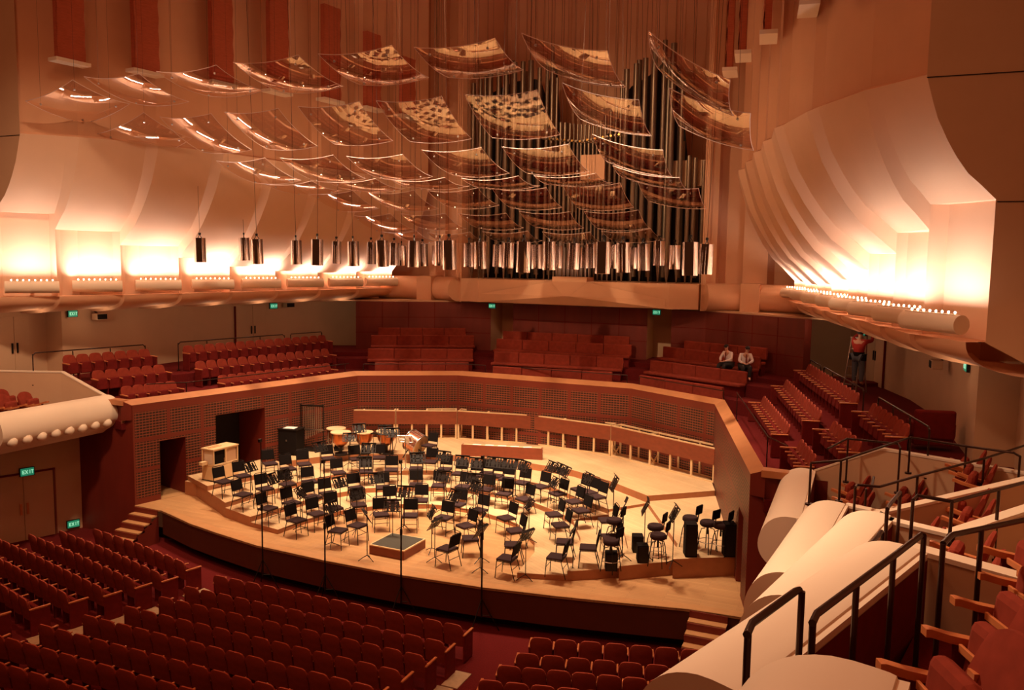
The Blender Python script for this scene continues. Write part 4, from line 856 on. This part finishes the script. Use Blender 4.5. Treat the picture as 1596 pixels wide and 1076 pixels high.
        # under-wall
    # box floors and dividing walls
fl = [(2.5, -10.75, -15.0), (3.3, -15.0, -18.4), (3.95, -18.4, -21.7), (4.7, -21.7, -26.5)]
for s, nm in ((-1, 'left'), (1, 'right')):
    for k, (z, y0, y1) in enumerate(fl):
        if s < 0 and k > 1: continue
        a, b, _ = BX[k]
        xa, xb = a[0]+.0, b[0]+.0
        MB().prism([(s*xa, y0), (s*14.2, y0), (s*14.3, y1), (s*xb, y1)], z-.35, z).build('floor_box', carpet, kind='structure')
def divwall(name, pts, h=1.0, th=.14, label=''):
    """pts: (x, y, ztop)"""
    mb = MB(); cap = MB(); P = [V(p) for p in pts]
    for a, b in zip(P[:-1], P[1:]):
        d = (b-a).to_2d().normalized(); n = V((-d.y, d.x, 0))*th/2
        mb.quad(a-n, b-n, (b-n)-V((0, 0, h)), (a-n)-V((0, 0, h))); mb.quad(a+n, b+n, (b+n)-V((0, 0, h)), (a+n)-V((0, 0, h)))
        cap.quad(a-n*1.15, b-n*1.15, b+n*1.15, a+n*1.15).quad(a-n*1.15, b-n*1.15, b-n*1.15-V((0, 0, .04)), a-n*1.15-V((0, 0, .04))).quad(a+n*1.15, b+n*1.15, b+n*1.15-V((0, 0, .04)), a+n*1.15-V((0, 0, .04)))
    e = P[-1]
    t = thing('divider_wall', label, 'low wall', (P[0].x, P[0].y, P[0].z-h)); 
    for m_, x_, n_ in ((mb, wallp, 'wall_face'), (cap, greyw, 'coping')):
        for i, v in enumerate(m_.v): m_.v[i] = tuple(V(v)-t.location)
        m_.build(n_, x_, t)
DW = [[(10.22, -10.41, 3.25), (11.49, -10.84, 3.95), (14.0, -11.9, 3.95)], [(10.25, -14.25, 3.3), (10.95, -15.2, 3.9), (11.45, -15.39, 3.9), (14.2, -14.0, 4.6)], [(11.4, -18.2, 4.6), (12.09, -18.49, 4.6), (14.2, -15.6, 4.75)], [(11.52, -21.42, 5.3), (11.64, -21.49, 5.3), (12.4, -21.9, 5.3)]]
for s, nm in ((-1, 'left'), (1, 'right')):
    for k, pts in enumerate(DW):
        if s < 0 and k > 1: continue
        divwall('d', [(s*p[0], p[1], p[2]) for p in pts], h=1.3 if k == 0 else 1.15, label='grey side wall with pale coping dividing the boxes, %s from the stage on the %s side' % (ORD[k], nm))
# rails
def rail(pts, posts=(), base=1.0, r=.021, label='', zb=None):
    P = [V(p) for p in pts]; o = P[0]; t = thing('handrail', label, 'handrail', (o.x, o.y, o.z-base)); L = V(t.location)
    MB().tube([p-L for p in P], r, 8).build('rail_tube', railm, t, smooth=True)
    for q in posts:
        q = V(q); MB().tube([q-L, q-L-V((0, 0, base))], r*.9, 8).build('post', railm, t, smooth=True)
        MB().lathe([(.06, 0), (.06, .03)], 12, c=q-L-V((0, 0, base))).build('post_flange', railm, t)
    return t
def rp(lst, z): return [onz(a, b, z) for a, b in lst]
rail([p for p in rp([(1164, 990), (1172, 972), (1240, 922), (1247, 920)], 5.75)], rp([(1166, 985), (1250, 922)], 5.74), 1.0, label='short dark handrail section nearest the camera at the lower right balcony front')
rail(rp([(1266, 972), (1273, 957), (1392, 868), (1436, 834), (1440, 836)], 5.72), rp([(1267, 968), (1335, 912), (1392.6, 869), (1440, 836)], 5.7), 1.0, label='long dark handrail along the inner side of the near balcony front')
rail(rp([(1383, 794), (1385, 789), (1402.7, 767.6)], 5.1), rp([(1382.5, 796), (1403, 768)], 5.08), .9, label='short steep dark handrail at the end of the third scroll balcony front')
rail(rp([(1349, 858), (1374, 829)], 5.05), rp([(1376, 829)], 5.05), .8, label='dark handrail just behind the third scroll balcony front')
rail(rp([(1423, 780), (1430, 772.7), (1484, 782), (1596, 752.6)], 5.0), rp([(1423, 780), (1484, 782), (1557, 763)], 5.0), .85, label='bent dark handrail above the second dividing wall from the camera')
rail(rp([(1470, 848), (1484, 834), (1596, 811)], 5.7), rp([(1470, 848), (1530, 825)], 5.7), .95, label='dark handrail with bent end nearest the front right seats')
rail(rp([(1333, 760), (1336, 756), (1370.7, 759), (1430, 742), (1534, 715), (1596, 695)], 4.25), rp([(1333, 760), (1430, 742), (1534, 715)], 4.25), .8, label='long dark handrail rising above the second pale coping at right')
rail(rp([(1264, 722), (1311, 718), (1372.5, 697.6), (1419, 682), (1506, 696), (1580, 706), (1590, 712)], 4.35), rp([(1264, 722), (1311, 718), (1419, 682), (1506, 696), (1590, 712)], 4.35), .7, label='dark handrail above the first grey wall beside the right terrace')
rail(rp([(1290, 700), (1320, 684), (1400, 692), (1404, 700)], 4.1), rp([(1322, 684), (1403, 698)], 4.1), .9, label='dark handrail at the near end of the right terrace seat rows')
rail(rp([(1358, 762), (1362, 744)], 4.0) , rp([(1350, 762)], 4.0), .6, label='thin upright handrail beside the second scroll balcony front')
for s, nm in ((-1, 'left'), (1, 'right')):
    def q_(x, y, z): return V((s*x, y, z))
    for (a, b, wh) in (((9.45, -.45), (9.85, -1.95), 'far'), ((9.95, -2.2), (11.1, -6.55), 'middle'), ((11.42, -7.7), (12.3, -11.2), 'near')):
        A, B = q_(*a, 4.5), q_(*b, 4.5); n = max(2, round((A-B).length/1.2)+1); ps = [lerp(A, B, i/(n-1)) for i in range(n)]
        rail([A-V((0, 0, .08)), lerp(A, B, .02), lerp(A, B, .98), B-V((0, 0, .08))], [p-V((0, 0, .03)) for p in ps], .97, .02, label='dark rail behind the top row of the %s terrace, %s section' % (nm, wh))
    off = [(7.2, -1.9), (8.9, -8.4), (9.15, -9.0)]
    rail([q_(7.35, -1.6, 3.45), q_(9.05, -8.3, 3.45), q_(9.6, -9.4, 3.5)], [q_(7.4, -1.8, 3.45), q_(9.05, -8.3, 3.45)], .88, .016, label='thin dark rail in front of the lowest seats of the %s terrace' % nm)
rail([V((-6.9, -1.3, 3.42)), V((-3.6, .7, 3.42)), V((-2.6, .75, 3.42))], [V((-6.9, -1.3, 3.4)), V((-2.6, .75, 3.4))], .84, .016, label='thin dark rail above the parapet before the left benches')
rail([V((-2.3, .75, 3.42)), V((3.1, .75, 3.42))], [V((-2.3, .75, 3.4)), V((3.1, .75, 3.4))], .84, .016, label='thin dark rail above the parapet before the centre benches')
rail([V((3.6, .6, 3.42)), V((6.9, -1.3, 3.42))], [V((3.6, .6, 3.4)), V((6.9, -1.3, 3.4))], .84, .016, label='thin dark rail above the parapet before the right benches')
# ---- loge seats (wood arms both sides)
def make_loge():
    t = thing('loge_chair', 'x', 'loge chair'); rows = []; w2 = .24
    for i in range(9):
        x = -w2+2*w2*i/8; cur = .03*(1-(x/w2)**2); zt = .98-.10*abs(x/w2)**2.5
        rows.append([(x, -.20-cur, .40), (x, -.27-cur, .66), (x, -.34-cur, zt-.05), (x, -.33-cur, zt), (x, -.30-cur, zt), (x, -.26-cur, zt-.07), (x, -.19-cur, .66), (x, -.12-cur, .42), (x, -.20-cur, .40)])
    mb = MB().grid(rows); [mb.poly(r[:-1]) for r in (rows[0], rows[-1])]; mb.build('backrest', velvet, t, smooth=50)
    o = MB().box((0, 0, 0), (.42, .13, .42)).build('seat_cushion', velvet, t, bevel=.06); o.location = (0, -.0, .58); o.rotation_euler = (.12, 0, 0)
    MB().box((0, .085, .60), (.40, .02, .05)).build('seat_edge', armw, t, bevel=.004)
    for s in (-1, 1):
        rows = []
        for y, z in ((-.20, .60), (-.05, .62), (.12, .655), (.24, .69), (.27, .69)): rows.append([(s*.275-.036, y, z), (s*.275+.036, y, z), (s*.275+.036, y, z-.05), (s*.275-.036, y, z-.05), (s*.275-.036, y, z)])
        mb = MB().grid(rows); mb.poly(rows[0][:-1]).poly(rows[-1][:-1]); mb.build('armrest', armw, t, smooth=30)
        MB().box((s*.275, -.02, .31), (.035, .22, .58)).build('side_panel', velvd, t, bevel=.01)
    return t
lp = make_loge(); first = [True]
def loge(p, rz, label):
    o = lp if first[0] else dup(lp); 
    if first[0]: kids(lp); first[0] = False
    o.location = p; o.rotation_euler = (0, 0, rz); tag(o, label, 'loge chair', 'wood armed chairs in the balcony boxes')
def lrow(pa, pb, n, zf, label, za=.66, rz=1.35, ext=0):
    a, b = onz(*pa, zf+za), onz(*pb, zf+za)
    for i in range(n+ext):
        p = a+(b-a)*(i/(n-1) if n > 1 else 0); p.z = zf
        # armrest tip offset -> chair centre
        f = V((-math.sin(rz), math.cos(rz), 0)); sd = V((math.cos(rz), math.sin(rz), 0)); loge(p-f*.24-sd*.275*1, rz, label(i))
lrow((1310, 755), (1313, 780), 3, 2.5, lambda i: 'wood armed red chair in the first right box, front row, %s from the grey wall' % ORD[i])
lrow((1387, 737.6), (1394, 774), 4, 2.5, lambda i: 'wood armed red chair in the first right box, back row, %s from the grey wall' % ORD[i])
MB().prism([(12.3, -10.95), (14.1, -11.6), (14.2, -14.2), (12.3, -14.6)], 2.5, 3.2).build('floor_box', carpet, kind='structure')
lrow((1483, 717), (1495, 739), 3, 3.2, lambda i: 'wood armed red chair by the far right of the first box, %s from the wall' % ORD[i])
lrow((1476, 778), (1486, 812), 3, 3.3, lambda i: 'wood armed red chair in the second right box, back row, %s from its far wall' % ORD[i])
lrow((1392, 822), (1398, 838), 2, 3.3, lambda i: 'wood armed red chair in the second right box, front row, %s from its far wall' % ORD[i])
lrow((1454, 848), (1461, 876), 2, 3.95, lambda i: 'wood armed red chair in the third right box, %s from its far wall' % ORD[i])
NR = [(1532, 899), (1493, 939), (1449, 987), (1379, 1041)]
for i, q in enumerate(NR):
    p = onz(*q, 5.36); f = V((-math.sin(1.95), math.cos(1.95), 0)); loge(V((p.x, p.y, 4.7))-f*.24-V((math.cos(1.95), math.sin(1.95), 0))*.26, 1.95-.0, 'large red chair with orange wood arms in the nearest box, %s from its far wall' % ORD[i+1])
p = onz(1565, 871, 5.36); loge(V((p.x+.2, p.y, 4.7)), 1.95, 'large red chair with orange wood arms in the nearest box, against its far wall')
# second row of the nearest box, partly seen at the frame edge
for i, (x, y) in enumerate(((12.55, -23.9), (12.35, -24.6))): loge(V((x, y, 4.7)), 1.95, 'red chair in the back row of the nearest box, %s from the frame corner' % ORD[i])
# left box seats
for r_, (x, z) in enumerate(((11.3, 2.5), (12.3, 2.5))):
    for i in range(4): loge(V((-x-.1*i, -12.0-.62*i, z)), -1.4, 'dark red chair in the left box, %s row, %s from the grey wall' % (ORD[r_], ORD[i]))
# piano-like black sofa on right terrace end
p = onz(1448, 700, 3.5); t = thing('lounge_chair', 'wide dark upholstered chair facing away behind the first grey wall at right', 'chair', (p.x, p.y, 3.5), .2)
MB().box((0, 0, .3), (.8, .6, .35)).build('seat', velvd, t, bevel=.04); MB().box((0, -.28, .6), (.85, .14, .65)).build('backrest', velvd, t, bevel=.05)
for s in (-1, 1): MB().box((s*.4, 0, .48), (.1, .55, .3)).build('arm', velvd, t, bevel=.03)
# ================================================================== EXIT SIGNS, SPEAKERS, DOORS
FONT = {'E': [(0, 0, 1, 5), (0, 4, 3, 1), (0, 2, 2.5, 1), (0, 0, 3, 1)], 'I': [(1, 0, 1, 5)], 'T': [(0, 4, 3, 1), (1, 0, 1, 5)]}
def exit_sign(px, py, p0, nrm, wd, label, face=None):
    if p0 is None: p, nrm = wallhit(px, py, nrm)
    else: nrm = V(nrm).normalized(); p = onplane(px, py, V(p0), nrm)
    if nrm.dot(CAM-p) < 0: nrm = -nrm
    rz = math.atan2(nrm.y, nrm.x)+math.pi/2; p = p+nrm*.05
    t = thing('exit_sign', label, 'exit sign', p, rz); h = wd*.62
    MB().box((0, 0, 0), (wd*1.12, .06, h*1.15)).build('housing', exitg if face else blackm, t); MB().box((0, -.035, 0), (wd, .012, h)).build('face', exitg, t)
    mb = MB(); u = wd*.062; x0 = -wd*.38
    for ch, adv in (('E', 3.7), ('X', 4), ('I', 3.0), ('T', 3)):
        if ch == 'X':
            mb.bar((x0, -.045, -2.5*u), (x0+3*u, -.045, 2.5*u), u, .006, up=(0, 1, 0)); mb.bar((x0, -.045, 2.5*u), (x0+3*u, -.045, -2.5*u), u, .006, up=(0, 1, 0))
        else:
            for (a, b, c_, d_) in FONT[ch]: mb.box((x0+(a+c_/2)*u, -.045, (b+d_/2-2.5)*u), (c_*u, .006, d_*u))
        x0 += adv*u
    mb.build('lettering', exitl, t)
LWn = (B_-A_); LWn = V((LWn.y, -LWn.x, 0))
exit_sign(41, 735, (A_.x, A_.y, 0), LWn, .36, 'green EXIT sign above the double doors at lower left')
exit_sign(113, 816, (A_.x, A_.y, 0), LWn, .34, 'green EXIT sign low on the wall right of the lower left doors')
exit_sign(111, 489, None, -1, .32, 'small green EXIT sign high on the left terrace wall near the corner')
exit_sign(425, 477, None, -1, .34, 'small green EXIT sign high in the middle of the left terrace wall')
exit_sign(768, 477, (-3.43, 4.0, 5), (0, 1, 0), .3, 'small green EXIT sign over the left passage under the organ')
exit_sign(1024, 487, (3.43, 4.0, 5), (0, 1, 0), .3, 'small green EXIT sign over the right passage under the organ')
exit_sign(1511, 571, None, 1, .34, 'green EXIT sign on the right terrace wall near the corner')
exit_sign(1350, 519, None, 1, .3, 'green EXIT sign on the right wall above the man on the ladder')
def wall_speaker(px, py, p0, nrm, label):
    p, nrm = wallhit(px, py, nrm)
    if nrm.dot(CAM-p) < 0: nrm = -nrm
    t = thing('wall_speaker', label, 'speaker', p+nrm*.3, math.atan2(nrm.y, nrm.x)+math.pi/2); MB().box((0, 0, 0), (.42, .26, .22)).build('cabinet', wallp, t, bevel=.02); MB().box((0, -.14, 0), (.36, .015, .17)).build('grille', blackp, t); MB().bar((0, .1, .1), (0, .3, .2), .04).build('bracket', railm, t)
wall_speaker(146, 493, None, -1, 'small box speaker on the left wall beside the green exit sign')
wall_speaker(444, 475, None, -1, 'small box speaker on the left wall in the middle right of its exit sign')
wall_speaker(1480, 569, None, 1, 'small box speaker on the right terrace wall left of the exit sign')
def door(name, p, d, n, wd, h, label, two=True, mt=None):
    """p: bottom centre on the wall, d: along wall, n: toward camera"""
    t = bpy.data.objects.new(name, None); C.objects.link(t); t.location = p; t.rotation_euler = (0, 0, math.atan2(d.y, d.x)); t['kind'] = 'structure'
    s = 1 if V((-d.y, d.x, 0)).dot(n) < 0 else -1
    for q in ((-1, 1) if two else (0,)):
        MB().box((q*wd/4, -.02*s, h/2), (wd/2-.015 if two else wd, .04, h)).build('door_leaf', mt or wallp, t)
    for q in (-1, 1): MB().box((q*.09, -.06*s, h*.48), (.06, .03, .34)).build('handle', armw if mt is None else blackm, t)
    for q in (-1, 1): MB().box((q*(wd/2+.03), -.025*s, h/2), (.05, .06, h)).build('jamb', ply, t)
    MB().box((0, -.02*s, h+.03), (wd+.12, .05, .05)).build('head_jamb', velvd, t)
d3 = V((B_.x-A_.x, B_.y-A_.y, 0)).normalized(); pq = onz(38, 842, FZ); nn = V((d3.y, -d3.x, 0)); tt = (pq-V((A_.x, A_.y, FZ))).dot(d3); pd = onplane(37, 790, V((A_.x, A_.y, 0)), nn); pd.z = FZ
door('door_1', pd, d3, nn, 1.66, 2.0, '')
for i, (px, s) in enumerate(((20, -1), (393, -1), (1368, 1))):
    if i == 0: n_ = V((1, .02, 0)).normalized(); p = onplane(px, 525, V((-14.05, -11, 4)), n_)
    else: p, n_ = wallhit(px, 525, s)
    t = bpy.data.objects.new('door_%d' % (i+2), None); C.objects.link(t); t['kind'] = 'structure'; p.z = 3.5
    t.location = p+n_*.04; t.rotation_euler = (0, 0, math.atan2(n_.y, n_.x)+math.pi/2)
    for q in (-1, 1): MB().box((q*.42, 0, 1.0), (.82, .04, 2.0)).build('door_leaf', wallp, t); MB().box((q*.09, -.04, 1.0), (.05, .03, .32)).build('handle', blackm, t)
    for q in (-1, 1): MB().box((q*.87, 0, 1.0), (.05, .06, 2.0)).build('jamb', velvd, t)
# ================================================================== PEOPLE
def skinobj(name, pts, edges, m, parent=None, sub=2):
    me = bpy.data.meshes.new(name); me.from_pydata([p[:3] for p in pts], edges, []); me.materials.append(m)
    o = bpy.data.objects.new(name, me); C.objects.link(o)
    if parent is not None: o.parent = parent
    sk = o.modifiers.new('skin', 'SKIN'); sk.use_smooth_shade = True
    if not me.skin_vertices: 
        me.attributes.new  # layer is made by the modifier
    lay = me.skin_vertices[0].data if me.skin_vertices else None
    if lay is None: return o
    for i, p in enumerate(pts): r = p[3]; lay[i].radius = (r if isinstance(r, tuple) else (r, r)); lay[i].use_root = (i == 0)
    s = o.modifiers.new('sub', 'SUBSURF'); s.levels = sub; s.render_levels = sub; return o
def ensure_skin(me):
    bm = bmesh.new(); bm.from_mesh(me); bm.verts.layers.skin.verify(); bm.to_mesh(me); bm.free()
def figure(name, label, loc, rz, J, top, legm, hair=True, tie=False):
    """J: joints; body as one skinned surface, clothing as slightly larger skins"""
    t = thing(name, label, 'person', loc, rz)
    K = list(J.keys()); idx = {k: i for i, k in enumerate(K)}; pts = [J[k] for k in K]
    chains = [('pelvis', 'waist', 'chest', 'neck', 'head0', 'head1'), ('chest', 'shL', 'elL', 'wrL', 'haL'), ('chest', 'shR', 'elR', 'wrR', 'haR'), ('pelvis', 'hipL', 'knL', 'anL', 'toL'), ('pelvis', 'hipR', 'knR', 'anR', 'toR')]
    def mk(nm, keep, m, grow):
        ks = [k for k in K if k in keep]; ii = {k: i for i, k in enumerate(ks)}; ed = []
        for ch in chains:
            for a, b in zip(ch[:-1], ch[1:]):
                if a in ii and b in ii: ed.append((ii[a], ii[b]))
        me = bpy.data.meshes.new(nm); me.from_pydata([J[k][:3] for k in ks], ed, []); me.materials.append(m); ensure_skin(me)
        o = bpy.data.objects.new(nm, me); C.objects.link(o); o.parent = t
        for i, k in enumerate(ks): me.skin_vertices[0].data[i].radius = (J[k][3]*grow, (J[k][4] if len(J[k]) > 4 else J[k][3])*grow); me.skin_vertices[0].data[i].use_root = i == 0
        sk = o.modifiers.new('skin', 'SKIN'); sk.use_smooth_shade = True; s = o.modifiers.new('sub', 'SUBSURF'); s.levels = 2; s.render_levels = 2
    mk('body', K, skinm, 1.0)
    mk('shirt', ('pelvis', 'waist', 'chest', 'shL', 'elL', 'wrL', 'shR', 'elR', 'wrR'), top, 1.32)
    mk('trousers', ('pelvis', 'hipL', 'knL', 'anL', 'hipR', 'knR', 'anR'), legm, 1.3)
    h = V(J['head1'][:3])
    MB().lathe([(.0, .095), (.06, .085), (.093, .04), (.098, 0), (.09, -.04)], 16, c=h+V((0, -.015, .005))).build('hair', hairm, t, smooth=60)
    nose = MB().lathe([(.012, 0), (.004, .03)], 6, c=h+V((0, .085, -.03)), R=Matrix.Rotation(-1.57, 3, 'X')).build('nose', skinm, t)
    for s in (-1, 1):
        MB().lathe([(.008, 0), (0, .008)], 6, c=h+V((s*.032, .085, 0)), R=Matrix.Rotation(-1.57, 3, 'X')).build('eye', blackp, t); MB().lathe([(.022, -.01), (.022, .01)], 8, c=h+V((s*.088, 0, -.01)), R=Matrix.Rotation(1.57, 3, 'Y')).build('ear', skinm, t)
        hd = V(J['haL' if s < 0 else 'haR'][:3]); w_ = V(J['wrL' if s < 0 else 'wrR'][:3]); dr = (hd-w_).normalized(); sd = dr.cross(V((0, 0, 1))).normalized()
        for f in range(4): MB().tube([hd+sd*(f-1.5)*.02, hd+sd*(f-1.5)*.022+dr*.04-V((0, 0, .005)), hd+sd*(f-1.5)*.022+dr*(.065-.006*abs(f-1.5))-V((0, 0, .02))], [.010, .009, .006], 6).build('finger', skinm, t, smooth=True)
        MB().tube([hd-dr*.02+sd*s*.03, hd+sd*s*.055+dr*.015], [.011, .008], 6).build('thumb', skinm, t, smooth=True)
    MB().lathe([(.02, 0), (.015, .006)], 6, c=h+V((0, .085, -.055)), R=Matrix.Rotation(-1.57, 3, 'X')).build('mouth', hairm, t)
    if tie: c_ = V(J['chest'][:3]); MB().poly([c_+V((-.02, .135, .10)), c_+V((.02, .135, .10)), c_+V((.035, .155, -.22)), c_+V((0, .155, -.27)), c_+V((-.035, .155, -.22))]).poly([c_+V((-.02, .128, .10)), c_+V((.02, .128, .10)), c_+V((.035, .148, -.22)), c_+V((-.035, .148, -.22))]).build('tie', cherry, t)
    return t
def seated(lean):
    return dict(pelvis=(0, 0, .12, .13, .11), waist=(0, .02, .30, .125, .10), chest=(lean*.3, .06, .50, .145, .10), neck=(lean*.5, .08, .66, .05), head0=(lean*.6, .10, .74, .07), head1=(lean*.65, .115, .82, .088, .095),
        shL=(-.19+lean*.3, .06, .57, .06), elL=(-.26+lean*.3, .16, .33, .045), wrL=(-.10, .38, .27, .032), haL=(-.05, .44, .26, .032, .02), shR=(.19+lean*.3, .06, .57, .06), elR=(.27+lean*.3, .17, .34, .045), wrR=(.12, .38, .27, .032), haR=(.07, .44, .26, .032, .02),
        hipL=(-.10, .06, .10, .10), knL=(-.14, .48, .12, .07), anL=(-.13, .46, -.30, .045), toL=(-.13, .60, -.36, .04, .03), hipR=(.10, .06, .10, .10), knR=(.14, .48, .12, .07), anR=(.13, .46, -.30, .045), toR=(.13, .60, -.36, .04, .03))
# the two men sit on the second bench row of the right group
for (px, py, rz, lab, ln, shm) in ((1134, 573, math.pi-.55, 'person in a pale shirt and dark tie sitting on the bench, left of two', .15, shirt), (1157, 576, math.pi+.35, 'person in a white shirt and dark trousers sitting on the bench, the right of two', -.15, shirt)):
    p = onz(px, py, 3.92); p.z = 3.90; p.y += .32
    f = figure('person', lab, p, rz, seated(ln), shm, trous, tie=True); f.scale = (.88, .88, .88)
# man on the step ladder
lad = onz(1331, 612, 3.5); lad.z = 3.5
q = onz(1331, 586, 3.95)
t = thing('step_ladder', 'tall aluminium step ladder standing against the right terrace wall', 'ladder', lad, -.5)
for s in (-1, 1): MB().bar((s*.22, -.3, 0), (s*.16, -.02, 1.75), .05, .03).build('rail', alu, t); MB().bar((s*.22, .35, 0), (s*.16, .02, 1.72), .03, .03).build('back_leg', alu, t)
for k in range(6): z = .28*(k+1); MB().box((0, -.3+.28*z/1.75, z), (.40-.01*k, .08, .03)).build('step', alu, t)
MB().box((0, 0, 1.76), (.36, .2, .04)).build('top_cap', alu, t)
st = dict(pelvis=(0, 0, .92, .13, .11), waist=(0, 0, 1.08, .125, .10), chest=(0, .0, 1.30, .15, .11), neck=(0, .02, 1.47, .05), head0=(0, .04, 1.55, .07), head1=(0, .05, 1.63, .09, .095),
    shL=(-.2, 0, 1.38, .06), elL=(-.30, .22, 1.45, .045), wrL=(-.22, .40, 1.62, .032), haL=(-.2, .46, 1.68, .032, .02), shR=(.2, 0, 1.38, .06), elR=(.31, .2, 1.40, .045), wrR=(.2, .40, 1.60, .032), haR=(.17, .46, 1.66, .032, .02),
    hipL=(-.10, 0, .88, .10), knL=(-.12, .02, .48, .07), anL=(-.12, 0, .08, .05), toL=(-.12, .14, .03, .045, .03), hipR=(.10, 0, .88, .10), knR=(.12, .02, .48, .07), anR=(.12, 0, .08, .05), toR=(.12, .14, .03, .045, .03))
f = figure('person', 'person in a red shirt, jeans and tool belt standing on the ladder, working overhead', lad+V((.08, -.30, .30)), -.5, st, redsh, jeans)
MB().lathe([(.17, -.06), (.17, .06)], 16, c=(0, 0, .98)).box((-.2, -.05, .88), (.12, .12, .2)).box((.2, -.05, .88), (.12, .12, .2)).build('tool_belt', blackp, f)
